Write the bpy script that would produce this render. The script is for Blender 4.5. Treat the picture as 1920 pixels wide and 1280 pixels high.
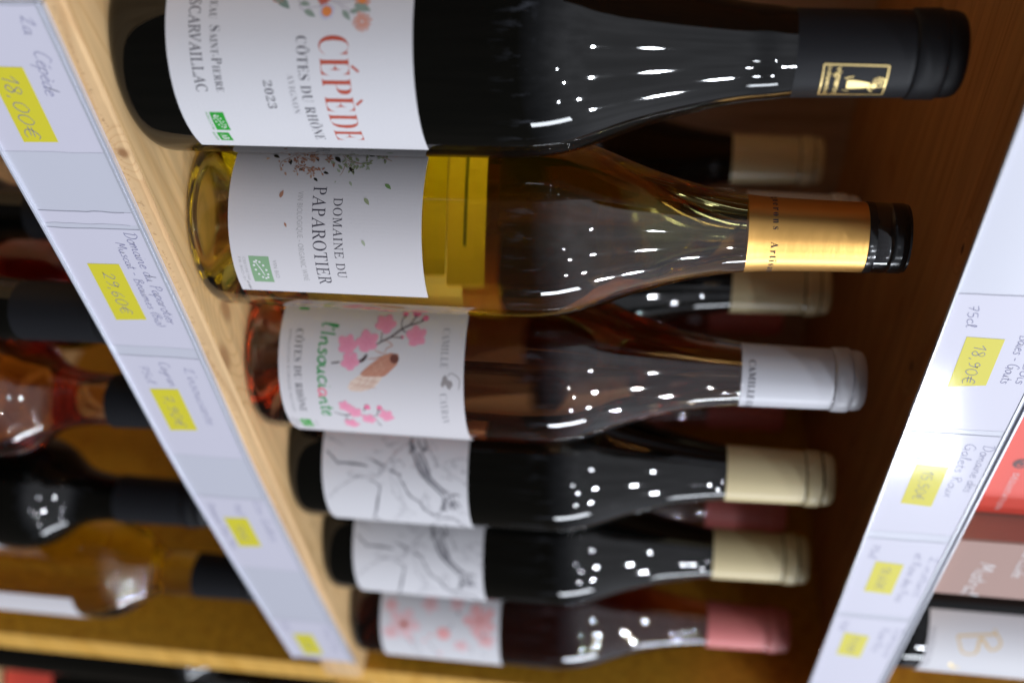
import bpy, bmesh, math, random, json, unicodedata
from mathutils import Vector, Matrix
from mathutils.geometry import tessellate_polygon
MM = 0.001
sc = bpy.context.scene
for o in list(bpy.data.objects): bpy.data.objects.remove(o)

# ------------------------------------------------------------------ camera (portrait shot: camera turned on its side)
cam = bpy.data.cameras.new('camera'); cam.sensor_width = 36.0; cam.lens = 1813.024 * 36.0 / 1920.0
cam.clip_start = 0.01; cam.clip_end = 50
cam.dof.use_dof = True; cam.dof.focus_distance = 0.388; cam.dof.aperture_fstop = 3.9; cam.dof.aperture_blades = 0
co = bpy.data.objects.new('camera', cam); sc.collection.objects.link(co); sc.camera = co
YAW, PITCH, ROLL = (0.836485, -0.140575, 0.050870)
_f = Vector((math.sin(YAW)*math.cos(PITCH), math.cos(YAW)*math.cos(PITCH), math.sin(PITCH)))
_r0 = Vector((math.cos(YAW), -math.sin(YAW), 0)); _u0 = _r0.cross(_f)
_r = math.cos(ROLL)*_r0 + math.sin(ROLL)*_u0; _u = -math.sin(ROLL)*_r0 + math.cos(ROLL)*_u0
M = Matrix.Identity(4)
for i in range(3): M[i][0], M[i][1], M[i][2] = _u[i], -_r[i], -_f[i]
CAM = Vector((-190.205, -319.408, 195.217)) * MM
M.translation = CAM; co.matrix_world = M

# ------------------------------------------------------------------ world: dim shop interior, pale ceiling above, dark room below
w = bpy.data.worlds.new('World'); sc.world = w; w.use_nodes = True
nt = w.node_tree; bg = nt.nodes['Background']
tc = nt.nodes.new('ShaderNodeTexCoord'); sx = nt.nodes.new('ShaderNodeSeparateXYZ'); nt.links.new(tc.outputs['Generated'], sx.inputs[0])
rp = nt.nodes.new('ShaderNodeValToRGB'); nt.links.new(sx.outputs['Z'], rp.inputs[0])
e = rp.color_ramp.elements; e[0].position = 0.0; e[0].color = (.055, .048, .042, 1); e[1].position = .05; e[1].color = (.10, .10, .115, 1)
for p, c in ((.17, (.24, .25, .29)), (.42, (.66, .68, .75)), (.8, (.62, .63, .68))):
    x = e.new(p); x.color = (*c, 1)
nz = nt.nodes.new('ShaderNodeTexNoise'); nz.inputs['Scale'].default_value = 7; nz.inputs['Detail'].default_value = 4
nt.links.new(tc.outputs['Generated'], nz.inputs['Vector'])
mr = nt.nodes.new('ShaderNodeMapRange'); mr.inputs[1].default_value = .35; mr.inputs[2].default_value = .7; mr.inputs[3].default_value = .82; mr.inputs[4].default_value = 1.12
nt.links.new(nz.outputs['Fac'], mr.inputs[0])
mx = nt.nodes.new('ShaderNodeMix'); mx.data_type = 'RGBA'; mx.blend_type = 'MULTIPLY'; mx.inputs[0].default_value = 1
nt.links.new(rp.outputs[0], mx.inputs[6]); nt.links.new(mr.outputs[0], mx.inputs[7])
# distant shop shelves and customers: pale patches in a band round the horizon
n3 = nt.nodes.new('ShaderNodeTexNoise'); n3.inputs['Scale'].default_value = 5; n3.inputs['Detail'].default_value = 3; n3.inputs['Roughness'].default_value = .55; nt.links.new(tc.outputs['Generated'], n3.inputs['Vector'])
t3 = nt.nodes.new('ShaderNodeMapRange'); t3.inputs[1].default_value = .56; t3.inputs[2].default_value = .68; nt.links.new(n3.outputs['Fac'], t3.inputs[0])
bd = nt.nodes.new('ShaderNodeValToRGB'); nt.links.new(sx.outputs['Z'], bd.inputs[0]); ab = nt.nodes.new('ShaderNodeMath'); ab.operation = 'ADD'; ab.inputs[1].default_value = .5; nt.links.new(sx.outputs['Z'], ab.inputs[0]); nt.links.new(ab.outputs[0], bd.inputs[0])
be = bd.color_ramp.elements; be[0].position = .36; be[0].color = (0, 0, 0, 1); be[1].position = .66; be[1].color = (0, 0, 0, 1); x = be.new(.46); x.color = (.5, .5, .5, 1); x = be.new(.56); x.color = (1, 1, 1, 1)
mu = nt.nodes.new('ShaderNodeMath'); mu.operation = 'MULTIPLY'; nt.links.new(t3.outputs[0], mu.inputs[0]); nt.links.new(bd.outputs[0], mu.inputs[1])
m2 = nt.nodes.new('ShaderNodeMix'); m2.data_type = 'RGBA'; nt.links.new(mu.outputs[0], m2.inputs[0]); nt.links.new(mx.outputs[2], m2.inputs[6]); m2.inputs[7].default_value = (.62, .68, .86, 1); nt.links.new(m2.outputs[2], bg.inputs[0])
bg.inputs[1].default_value = 1.0

# ------------------------------------------------------------------ lamps: ceiling spots and one bright shop-front panel
def disc(loc, size, watts, col=(.87, .92, 1), target=(.2, 0, .1)):
    l = bpy.data.lights.new('ceiling_spot', 'AREA'); l.shape = 'DISK'; l.size = size; l.energy = watts; l.color = col
    o = bpy.data.objects.new('ceiling_spot', l); sc.collection.objects.link(o); o.location = loc
    o.rotation_euler = (Vector(target) - Vector(loc)).to_track_quat('-Z', 'Y').to_euler()
for x, y, s, wt in ((-1.32, -1.74, .07, 6), (.12, -2.35, .09, 18), (.30, -3.9, .08, 14), (1.58, -2.95, .10, 23), (2.35, -2.1, .085, 25),
                (2.3, -4.6, .13, 16), (-.9, -4.4, .07, 7)):
    disc((x, y, 1.8), s, wt*1.0)
l = bpy.data.lights.new('window_panel', 'AREA'); l.shape = 'RECTANGLE'; l.size = .30; l.size_y = .95; l.energy = 20; l.color = (.86, .92, 1)
o = bpy.data.objects.new('window_panel', l); sc.collection.objects.link(o); o.location = (2.52, -1.95, .74)
o.rotation_euler = (Vector((.2, 0, .15)) - o.location).to_track_quat('-Z', 'Y').to_euler()
vs = sc.view_settings; vs.view_transform = 'Standard'; vs.look = 'None'; vs.exposure = 0; vs.gamma = 1
cy = sc.cycles; cy.use_denoising = True; cy.max_bounces = 14; cy.transmission_bounces = 14; cy.glossy_bounces = 6; cy.diffuse_bounces = 4
cy.sample_clamp_indirect = 14; cy.caustics_refractive = True; cy.caustics_reflective = False; cy.blur_glossy = .5
try: cy.denoising_prefilter = 'ACCURATE'
except Exception: pass

# ------------------------------------------------------------------ materials
MAT = {}
def mat(name, col, rough=.5, metal=0, spec=.5, coat=0, coatr=.05, trans=0, ior=1.45):
    m = bpy.data.materials.new(name); m.use_nodes = True; b = m.node_tree.nodes['Principled BSDF']
    b.inputs['Base Color'].default_value = (*col, 1); b.inputs['Roughness'].default_value = rough; b.inputs['Metallic'].default_value = metal
    b.inputs['Specular IOR Level'].default_value = spec; b.inputs['Coat Weight'].default_value = coat; b.inputs['Coat Roughness'].default_value = coatr
    b.inputs['Transmission Weight'].default_value = trans; b.inputs['IOR'].default_value = ior
    MAT[name] = m; return m
def nodes(m): return m.node_tree, m.node_tree.nodes['Principled BSDF']
def noise(nt, scale, detail=4, stretch=(1, 1, 1), rough=.6):
    tc = nt.nodes.new('ShaderNodeTexCoord'); mp = nt.nodes.new('ShaderNodeMapping'); mp.inputs['Scale'].default_value = stretch
    n = nt.nodes.new('ShaderNodeTexNoise'); n.inputs['Scale'].default_value = scale; n.inputs['Detail'].default_value = detail; n.inputs['Roughness'].default_value = rough
    nt.links.new(tc.outputs['Object'], mp.inputs[0]); nt.links.new(mp.outputs[0], n.inputs['Vector']); return n
def vary(m, c1, c2, scale, stretch=(1, 1, 1), lo=.35, hi=.65, bump=0, bscale=None):
    nt, b = nodes(m); n = noise(nt, scale, 5, stretch); r = nt.nodes.new('ShaderNodeValToRGB')
    r.color_ramp.elements[0].position = lo; r.color_ramp.elements[0].color = (*c1, 1); r.color_ramp.elements[1].position = hi; r.color_ramp.elements[1].color = (*c2, 1)
    nt.links.new(n.outputs['Fac'], r.inputs[0]); nt.links.new(r.outputs[0], b.inputs['Base Color'])
    if bump:
        n2 = noise(nt, bscale or scale, 4, stretch); bp = nt.nodes.new('ShaderNodeBump'); bp.inputs['Strength'].default_value = bump; bp.inputs['Distance'].default_value = .0004
        nt.links.new(n2.outputs['Fac'], bp.inputs['Height']); nt.links.new(bp.outputs[0], b.inputs['Normal'])
def bumpy(m, scale, strength, stretch=(1, 1, 1), dist=.0003):
    nt, b = nodes(m); n2 = noise(nt, scale, 3, stretch); bp = nt.nodes.new('ShaderNodeBump'); bp.inputs['Strength'].default_value = strength; bp.inputs['Distance'].default_value = dist
    nt.links.new(n2.outputs['Fac'], bp.inputs['Height']); nt.links.new(bp.outputs[0], b.inputs['Normal'])
def wood(name, light, dark, knot, knots, rough=.5, coat=0, axis='X', scale=1.):
    """grain runs along `axis`; knots = [(x, y, z, radius)] in metres, rings bend round them"""
    m = mat(name, light, rough, coat=coat, coatr=.25); nt, b = nodes(m); L = nt.links
    tc = nt.nodes.new('ShaderNodeTexCoord'); mp = nt.nodes.new('ShaderNodeMapping')
    st = {'X': (1.6, 17, 17), 'Z': (17, 17, 1.6)}[axis]; mp.inputs['Scale'].default_value = st; L.new(tc.outputs['Object'], mp.inputs[0])
    n1 = nt.nodes.new('ShaderNodeTexNoise'); n1.inputs['Scale'].default_value = 1.3*scale; n1.inputs['Detail'].default_value = 2; n1.inputs['Distortion'].default_value = .6; L.new(mp.outputs[0], n1.inputs['Vector'])
    ml = nt.nodes.new('ShaderNodeMath'); ml.operation = 'MULTIPLY'; ml.inputs[1].default_value = 13; L.new(n1.outputs['Fac'], ml.inputs[0])
    acc = ml.outputs[0]; kmask = None
    for kx, ky, kz, kr in knots:
        mp2 = nt.nodes.new('ShaderNodeVectorMath'); mp2.operation = 'SUBTRACT'; mp2.inputs[1].default_value = (kx, ky, kz); L.new(tc.outputs['Object'], mp2.inputs[0])
        ms = nt.nodes.new('ShaderNodeVectorMath'); ms.operation = 'MULTIPLY'; ms.inputs[1].default_value = (.55, 1, .6) if axis == 'X' else (1, 1, .55); L.new(mp2.outputs[0], ms.inputs[0])
        ln = nt.nodes.new('ShaderNodeVectorMath'); ln.operation = 'LENGTH'; L.new(ms.outputs[0], ln.inputs[0])
        g = nt.nodes.new('ShaderNodeMapRange'); g.interpolation_type = 'SMOOTHSTEP'; g.inputs[1].default_value = 0; g.inputs[2].default_value = kr*4; g.inputs[3].default_value = 3.2; g.inputs[4].default_value = 0
        L.new(ln.outputs['Value'], g.inputs[0]); ad = nt.nodes.new('ShaderNodeMath'); ad.operation = 'ADD'; L.new(acc, ad.inputs[0]); L.new(g.outputs[0], ad.inputs[1]); acc = ad.outputs[0]
        k = nt.nodes.new('ShaderNodeMapRange'); k.interpolation_type = 'SMOOTHSTEP'; k.inputs[1].default_value = kr*.25; k.inputs[2].default_value = kr; k.inputs[3].default_value = 1; k.inputs[4].default_value = 0
        L.new(ln.outputs['Value'], k.inputs[0])
        if kmask is None: kmask = k.outputs[0]
        else:
            mxm = nt.nodes.new('ShaderNodeMath'); mxm.operation = 'MAXIMUM'; L.new(kmask, mxm.inputs[0]); L.new(k.outputs[0], mxm.inputs[1]); kmask = mxm.outputs[0]
    fr = nt.nodes.new('ShaderNodeMath'); fr.operation = 'FRACT'; L.new(acc, fr.inputs[0])
    r = nt.nodes.new('ShaderNodeValToRGB'); L.new(fr.outputs[0], r.inputs[0]); el = r.color_ramp.elements
    el[0].position = 0; el[0].color = (*light, 1); el[1].position = 1; el[1].color = (*light, 1)
    a = el.new(.62); a.color = (*[l*.93+d*.07 for l, d in zip(light, dark)], 1); a = el.new(.86); a.color = (*dark, 1)
    fn = nt.nodes.new('ShaderNodeTexNoise'); fn.inputs['Scale'].default_value = 9*scale; fn.inputs['Detail'].default_value = 6; L.new(mp.outputs[0], fn.inputs['Vector'])
    fm = nt.nodes.new('ShaderNodeMapRange'); fm.inputs[1].default_value = .3; fm.inputs[2].default_value = .75; fm.inputs[3].default_value = .8; fm.inputs[4].default_value = 1.12; L.new(fn.outputs['Fac'], fm.inputs[0])
    mm = nt.nodes.new('ShaderNodeMix'); mm.data_type = 'RGBA'; mm.blend_type = 'MULTIPLY'; mm.inputs[0].default_value = 1; L.new(r.outputs[0], mm.inputs[6]); L.new(fm.outputs[0], mm.inputs[7]); out = mm.outputs[2]
    if kmask is not None:
        mk = nt.nodes.new('ShaderNodeMix'); mk.data_type = 'RGBA'; L.new(kmask, mk.inputs[0]); L.new(out, mk.inputs[6]); mk.inputs[7].default_value = (*knot, 1); out = mk.outputs[2]
    L.new(out, b.inputs['Base Color'])
    bp = nt.nodes.new('ShaderNodeBump'); bp.inputs['Strength'].default_value = .25; bp.inputs['Distance'].default_value = .0005; L.new(fn.outputs['Fac'], bp.inputs['Height']); L.new(bp.outputs[0], b.inputs['Normal'])
    return m
def glass(name, absorb, dens, ior=1.35):
    m = mat(name, (1, 1, 1), 0, trans=1, ior=ior, coat=1, coatr=0.03); nt, b = nodes(m)
    v = nt.nodes.new('ShaderNodeVolumeAbsorption'); v.inputs['Color'].default_value = (*absorb, 1); v.inputs['Density'].default_value = dens
    nt.links.new(v.outputs[0], nt.nodes['Material Output'].inputs['Volume']); return m
wood('shelf_pine', (.77, .51, .245), (.67, .42, .185), (.42, .23, .10), [(.121, -.028, 0, .006), (.137, -.0435, 0, .007), (.33, -.02, 0, .006), (.405, .02, 0, .007)], .55)
wood('sawn_pine_edge', (.74, .49, .25), (.65, .40, .19), (.34, .17, .07), [(.018, -.0465, -.003, .002)], .8, scale=.8)
wood('bounce_lit_pine', (.66, .33, .022), (.54, .24, .012), (.14, .06, .02), [(.487, .02, -.10, .004), (.487, .03, -.215, .004), (.487, .05, .16, .006)], .55)  # upright: same pine made more orange, warm bounced light put into the colour
wood('lit_edge_pine', (.76, .43, .09), (.66, .34, .05), (.3, .15, .05), [], .55)  # lighter copy of the upright's pine, its lit front edge painted in
wood('shaded_under_pine', (.56, .27, .095), (.46, .20, .06), (.10, .04, .015), [(.16, -.01, .33, .003), (.20, .03, .33, .003), (.11, .02, .33, .0025)], .6)  # darker copy of the shelf pine, shade under the boards put into the colour
wood('back_board', (.66, .45, .30), (.58, .38, .24), (.15, .08, .05), [], .75, axis='Z')
mat('dark_glass', (.0022, .0024, .002), .015, spec=.5, ior=1.5)
bumpy(MAT['dark_glass'], 18, .018, dist=.001)
nt, b = nodes(MAT['dark_glass']); n = noise(nt, 30, 6, (1, 1, .6), .75); r_ = nt.nodes.new('ShaderNodeMapRange'); r_.inputs[1].default_value = .52; r_.inputs[2].default_value = .8; r_.inputs[3].default_value = .028; r_.inputs[4].default_value = .075
nt.links.new(n.outputs['Fac'], r_.inputs[0]); nt.links.new(r_.outputs[0], b.inputs['Roughness'])
glass('yellow_wine_glass', (.985, .915, .05), 30); glass('rose_wine_glass', (.985, .66, .24), 34); glass('dark_rose_glass', (.68, .16, .18), 60)
glass('pale_wine_glass', (.97, .88, .10), 24); glass('orange_wine_glass', (.93, .62, .16), 32)
m = mat('linen_paper', (.70, .69, .72), .75); bumpy(m, 1500, .35, (1, 1, 1))
m = mat('label_paper', (.68, .655, .68), .62); bumpy(m, 1100, .12)
m = mat('sketch_paper', (.67, .66, .69), .6)
mat('saw_mark', (.36, .19, .08), .8); mat('saw_fibre', (.80, .60, .36), .8)
mat('back_paper', (.90, .72, .55), .8)
mat('yellow_back_paper', (.80, .68, .16), .8)
m = mat('black_capsule', (.013, .0135, .016), .5, spec=.24); bumpy(m, 90, .25, (1, 1, .3), .0006)
m = mat('white_capsule', (.66, .66, .71), .33)
m = mat('cream_capsule', (.72, .60, .34), .35); bumpy(m, 160, .05, (1, 1, .4), .0006); m = mat('pink_capsule', (.74, .21, .20), .38); bumpy(m, 160, .05, (1, 1, .4), .0006)
m = mat('gold_foil', (.98, .55, .16), .36, metal=1); bumpy(m, 260, .10, (.3, .3, 1), .0006)
mat('black_stopper', (.012, .012, .013), .16, spec=.6)
mat('gold_ink', (.90, .68, .28), .35, metal=.6)
mat('matte_gold', (.72, .47, .13), .6)
mat('red_ink', (.50, .085, .05), .6); mat('dark_ink', (.045, .04, .06), .6); mat('grey_ink', (.28, .27, .30), .6); mat('pale_ink', (.42, .41, .42), .6)
mat('green_logo', (.02, .36, .03), .6); mat('sage_logo', (.25, .42, .24), .6); mat('white_ink', (.80, .80, .80), .6)
mat('brush_green', (.02, .30, .07), .6); mat('brush_pink', (.85, .16, .26), .6)
INK = {'g1': (.33, .32, .35), 'g2': (.19, .18, .21), 'g3': (.08, .08, .10), 'g4': (.07, .07, .09), 'br': (.055, .025, .03), 'pk': (.86, .33, .47), 'pk2': (.85, .20, .36), 'pkd': (.78, .20, .36),
       'wg': (.80, .63, .53), 'cb': (.56, .25, .17), 'cd': (.17, .055, .04), 'cv': (.72, .42, .30), 'eg': (.30, .27, .27), 'tb': (.42, .24, .17), 'tk': (.02, .018, .012), 'tl': (.42, .20, .13), 'tl2': (.55, .33, .24),
       'tg': (.30, .34, .20), 'tg2': (.40, .45, .33), 'tG': (.17, .30, .10), 'to': (.72, .40, .18), 'st': (.36, .30, .38), 'sg': (.27, .34, .29), 'sg2': (.20, .28, .24), 'lav': (.58, .55, .72), 'dp': (.68, .34, .27),
       'rd': (.55, .12, .08), 'or': (.80, .26, .07), 'p1': (.78, .54, .57), 'p2': (.80, .50, .52), 'p3': (.80, .38, .38), 'pc': (.42, .10, .06), 'rd2': (.76, .42, .42)}
for k, c in INK.items(): mat('ink_' + k, c, .65)
mat('pen_ink', (.20, .20, .36), .6); mat('price_yellow', (.74, .66, .04), .5, coat=.6, coatr=.07); mat('card_paper', (.69, .675, .785), .45, coat=.9, coatr=.09)
mat('rail_plastic', (.635, .645, .735), .3, coat=.9, coatr=.09); mat('rail_lip', (.58, .60, .68), .22, trans=.25)
mat('pen_line', (.42, .42, .50), .6)
mat('red_card', (.80, .09, .06), .5, coat=.3); mat('mauve_card', (.40, .245, .205), .6); mat('emblem_dark', (.12, .05, .05), .5); mat('script_white', (.75, .72, .72), .5)

# ------------------------------------------------------------------ object helpers
def link(o, parent=None):
    sc.collection.objects.link(o)
    if parent: o.parent = parent
    return o
def thing(name, label, cat, loc=(0, 0, 0), group=None):
    o = bpy.data.objects.new(name, None); o.empty_display_size = .02; link(o); o.location = [c*MM for c in loc]
    o['label'] = label; o['category'] = cat
    if group: o['group'] = group
    return o
def mesh(name, verts, faces, material, parent=None, smooth=False, fmat=None):
    me = bpy.data.meshes.new(name); me.from_pydata([tuple(c*MM for c in v) for v in verts], [], faces)
    ms = material if isinstance(material, list) else [material]
    for k in ms: me.materials.append(MAT[k])
    if fmat: me.polygons.foreach_set('material_index', fmat)
    if smooth: me.polygons.foreach_set('use_smooth', [True]*len(me.polygons))
    me.update(); return link(bpy.data.objects.new(name, me), parent)
def lathe(name, prof, material, parent, segs=96, sharp=60):
    vs, fs = [], []; n = len(prof)
    for j in range(segs):
        a = 2*math.pi*j/segs; ca, sa = math.cos(a), math.sin(a)
        for z, r in prof: vs.append((r*ca, r*sa, z))
    for j in range(segs):
        k = (j+1) % segs
        for i in range(n-1):
            if prof[i][1] == 0: fs.append((j*n, k*n+i+1, j*n+i+1)) if False else fs.append((j*n+i, k*n+i+1, j*n+i+1))
            elif prof[i+1][1] == 0: fs.append((j*n+i, k*n+i, j*n+i+1))
            else: fs.append((j*n+i, k*n+i, k*n+i+1, j*n+i+1))
    o = mesh(name, vs, fs, material, parent, True)
    bm = bmesh.new(); bm.from_mesh(o.data); bmesh.ops.remove_doubles(bm, verts=bm.verts, dist=1e-7); bmesh.ops.recalc_face_normals(bm, faces=bm.faces); bm.to_mesh(o.data); bm.free()
    o.data.polygons.foreach_set('use_smooth', [True]*len(o.data.polygons)); o.data.set_sharp_from_angle(angle=math.radians(sharp))
    return o
def box(name, lo, hi, material, parent=None, bev=.0):
    bm = bmesh.new(); bmesh.ops.create_cube(bm, size=1)
    for v in bm.verts: v.co = Vector([(lo[i]+hi[i])/2 + v.co[i]*(hi[i]-lo[i]) for i in range(3)])*MM
    if bev: bmesh.ops.bevel(bm, geom=bm.edges[:], offset=bev*MM, segments=2, affect='EDGES')
    me = bpy.data.meshes.new(name); bm.to_mesh(me); bm.free(); me.materials.append(MAT[material]); return link(bpy.data.objects.new(name, me), parent)
def smooth_path(pts, step=.7):
    if len(pts) < 3: return [Vector(p) for p in pts]
    P = [Vector(p) for p in pts]; P = [P[0]*2-P[1]] + P + [P[-1]*2-P[-2]]; out = []
    for i in range(1, len(P)-2):
        n = max(2, min(8, int((P[i+1]-P[i]).length/step)+1))
        for k in range(n):
            t = k/n; a, b, c, d = P[i-1:i+3]
            out.append(.5*((2*b)+(c-a)*t+(2*a-5*b+4*c-d)*t*t+(3*b-a-3*c+d)*t**3))
    out.append(P[-2]); return out
def catmull(prof, step=2.5):
    return [(p[0], max(p[1], 0)) for p in smooth_path(prof, step)]
class Decal:
    """flat shapes in (s, z) mm laid on a bottle (radius r) or on a flat front (y)"""
    def __init__(self): self.v = []; self.f = []; self.m = []; self.mats = []
    def mi(self, k):
        if k not in self.mats: self.mats.append(k)
        return self.mats.index(k)
    def poly(self, pts, k, lay=0):
        b = len(self.v); self.v += [(p[0], p[1], lay) for p in pts]
        for t in tessellate_polygon([[Vector((p[0], p[1], 0)) for p in pts]]): self.f.append(tuple(b+i for i in t)); self.m.append(self.mi(k))
    def line(self, pts, wd, k, lay=0, taper=True, sm=True, step=.7):
        P = smooth_path(pts, step) if sm else [Vector(p) for p in pts]
        if len(P) < 2: return
        b = len(self.v); n = len(P)
        for i, p in enumerate(P):
            d = (P[min(i+1, n-1)]-P[max(i-1, 0)])
            if d.length < 1e-6: d = Vector((1, 0))
            d.normalize(); q = Vector((-d.y, d.x)); h = wd/2*(1 if not taper else (.55+.45*math.sin(math.pi*(i+.5)/n)))
            self.v.append((p.x+q.x*h, p.y+q.y*h, lay)); self.v.append((p.x-q.x*h, p.y-q.y*h, lay))
        for i in range(n-1): self.f.append((b+2*i, b+2*i+1, b+2*i+3, b+2*i+2)); self.m.append(self.mi(k))
    def dot(self, c, d, k, lay=0, n=12, sx=1): self.poly([(c[0]+d/2*sx*math.cos(2*math.pi*i/n), c[1]+d/2*math.sin(2*math.pi*i/n)) for i in range(n)], k, lay)
    def rect(self, s0, z0, s1, z1, k, lay=0): self.poly([(s0, z0), (s1, z0), (s1, z1), (s0, z1)], k, lay)
    def leaf(self, p, q, k, lay=0, fat=.26):
        p, q = Vector(p), Vector(q); d = q-p; nrm = Vector((-d.y, d.x)); pts = []
        for t in (0, .15, .35, .6, .82, 1): pts.append(p+d*t+nrm*fat*math.sin(math.pi*t**.8)*1.05)
        for t in (.82, .6, .35, .15): pts.append(p+d*t-nrm*fat*.75*math.sin(math.pi*t**.8))
        self.poly([(v.x, v.y) for v in pts], k, lay)
    def flower(self, c, r, a0, k, lay=0, rnd=None, dark=None):
        rnd = rnd or random
        for i in range(5):
            a = a0 + i*2*math.pi/5 + rnd.uniform(-.12, .12); rr = r*rnd.uniform(.5, .58); cx, cz = c[0]+math.cos(a)*r*.52, c[1]+math.sin(a)*r*.52
            pts = []
            for j in range(12):
                t = 2*math.pi*j/12; q = rr*(1+.10*math.sin(3*t+i)+rnd.uniform(-.05, .05)); ex, ey = q*math.cos(t), q*math.sin(t)*.86
                pts.append((cx+ex*math.cos(a)-ey*math.sin(a), cz+ex*math.sin(a)+ey*math.cos(a)))
            self.poly(pts, k, lay+.004*(i+1))
            if dark: self.line([(c[0]+math.cos(a)*r*.12, c[1]+math.sin(a)*r*.12), (cx, cz)], r*.07, dark, lay+.03, True, False)
    def add(self, V, F, k, lay=0):
        b = len(self.v); self.v += [(x, y, lay) for x, y in V]
        for f in F: self.f.append(tuple(b+i for i in f)); self.m.append(self.mi(k))
    def build(self, name, parent, r=None, y=None, off=.30, bend=None):
        bm = bmesh.new(); vs = [bm.verts.new(v) for v in self.v]
        for f, m in zip(self.f, self.m):
            try: fc = bm.faces.new([vs[i] for i in f]); fc.material_index = m
            except ValueError: pass
        if r:
            xs = [v[0] for v in self.v]; a = math.floor(min(xs)/2)*2
            while a < max(xs):
                bmesh.ops.bisect_plane(bm, geom=bm.verts[:]+bm.edges[:]+bm.faces[:], dist=1e-6, plane_co=(a, 0, 0), plane_no=(1, 0, 0)); a += 2
            for v in bm.verts:
                s, z, l = v.co; R_ = (r(z) if callable(r) else r); t = s/R_-math.pi/2; R_ += off+l; v.co = Vector((R_*math.cos(t), R_*math.sin(t), z))*MM
        else:
            for v in bm.verts:
                s, z, l = v.co; v.co = Vector((s, y-off-l, z+(bend(s) if bend else 0)))*MM
        me = bpy.data.meshes.new(name); bm.to_mesh(me); bm.free()
        for k in self.mats: me.materials.append(MAT[k])
        o = link(bpy.data.objects.new(name, me), parent)
        if len(self.f) > 1 and name not in ('price_card', 'price_sticker'): o['kind'] = 'stuff'      # print and pen strokes, too small to pick apart
        return o

# ---- type: built-in Blender font; serif letters are its mathematical alphabets
def conv(t, style):
    o = ''
    for ch in t:
        if style == 'bold':
            if 'A' <= ch <= 'Z': ch = chr(0x1D400+ord(ch)-65)
            elif 'a' <= ch <= 'z': ch = chr(0x1D41A+ord(ch)-97)
            elif '0' <= ch <= '9': ch = chr(0x1D7CE+ord(ch)-48)
        elif style == 'ital':
            if 'A' <= ch <= 'Z': ch = chr(0x1D434+ord(ch)-65)
            elif ch == 'h': ch = chr(0x210E)
            elif 'a' <= ch <= 'z': ch = chr(0x1D44E+ord(ch)-97)
        o += ch
    return o
_cache = {}
def raw_text(t, style, off, sp):
    key = (t, style, off, sp)
    if key in _cache: return _cache[key]
    c = bpy.data.curves.new('t', 'FONT'); c.body = conv(t, style); c.size = 1; c.offset = off; c.space_character = sp; c.resolution_u = 3
    if style == 'ital': c.shear = -.27
    o = bpy.data.objects.new('t', c); sc.collection.objects.link(o); bpy.context.view_layer.update()
    me = bpy.data.meshes.new_from_object(o.evaluated_get(bpy.context.evaluated_depsgraph_get()))
    V = [(v.co.x, v.co.y) for v in me.vertices]; F = [tuple(p.vertices) for p in me.polygons]
    bpy.data.objects.remove(o); bpy.data.curves.remove(c); bpy.data.meshes.remove(me)
    _cache[key] = (V, F); return V, F
def text(dc, t, s0, s1, z0, h, k, style='bold', off=-.008, sp=1.05, lay=0, small=None, rot=0):
    """lettering from s0 to s1, base line z0, capital height h; accents are added as strokes"""
    base = ''; acc = []
    for ch in t:
        d = unicodedata.normalize('NFD', ch)
        if len(d) > 1: acc.append((len(base), d[1])); base += d[0]
        else: base += ch
    V, F = raw_text(base, style, off, sp)
    if not V: return
    HV, _ = raw_text('H', style, off, sp); cap = max(v[1] for v in HV)-min(v[1] for v in HV)
    x0 = min(v[0] for v in V); x1 = max(v[0] for v in V); kx = (s1-s0)/(x1-x0); kz = h/cap
    fx = lambda x: s0+(x-x0)*kx
    V2 = [(fx(x), z0+y*kz) for x, y in V]
    dc.add(V2, F, k, lay)
    for i, a in acc:
        A, _ = raw_text(base[:i+1], style, off, sp); xr = max(v[0] for v in A)
        B, _ = raw_text(base[i], style, off, sp); wdt = max(v[0] for v in B)-min(v[0] for v in B); c = fx(xr-wdt/2); u = h*.13
        if a == '\u0301': dc.line([(c-u*.2, z0+h*1.10), (c+u*1.3, z0+h*1.34)], h*.085, k, lay, False, False)
        elif a == '\u0300': dc.line([(c+u*.2, z0+h*1.10), (c-u*1.3, z0+h*1.34)], h*.085, k, lay, False, False)
        else:
            dc.line([(c-u*1.4, z0+h*1.10), (c, z0+h*1.27), (c+u*1.4, z0+h*1.10)], h*.075, k, lay, False, False)
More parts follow.
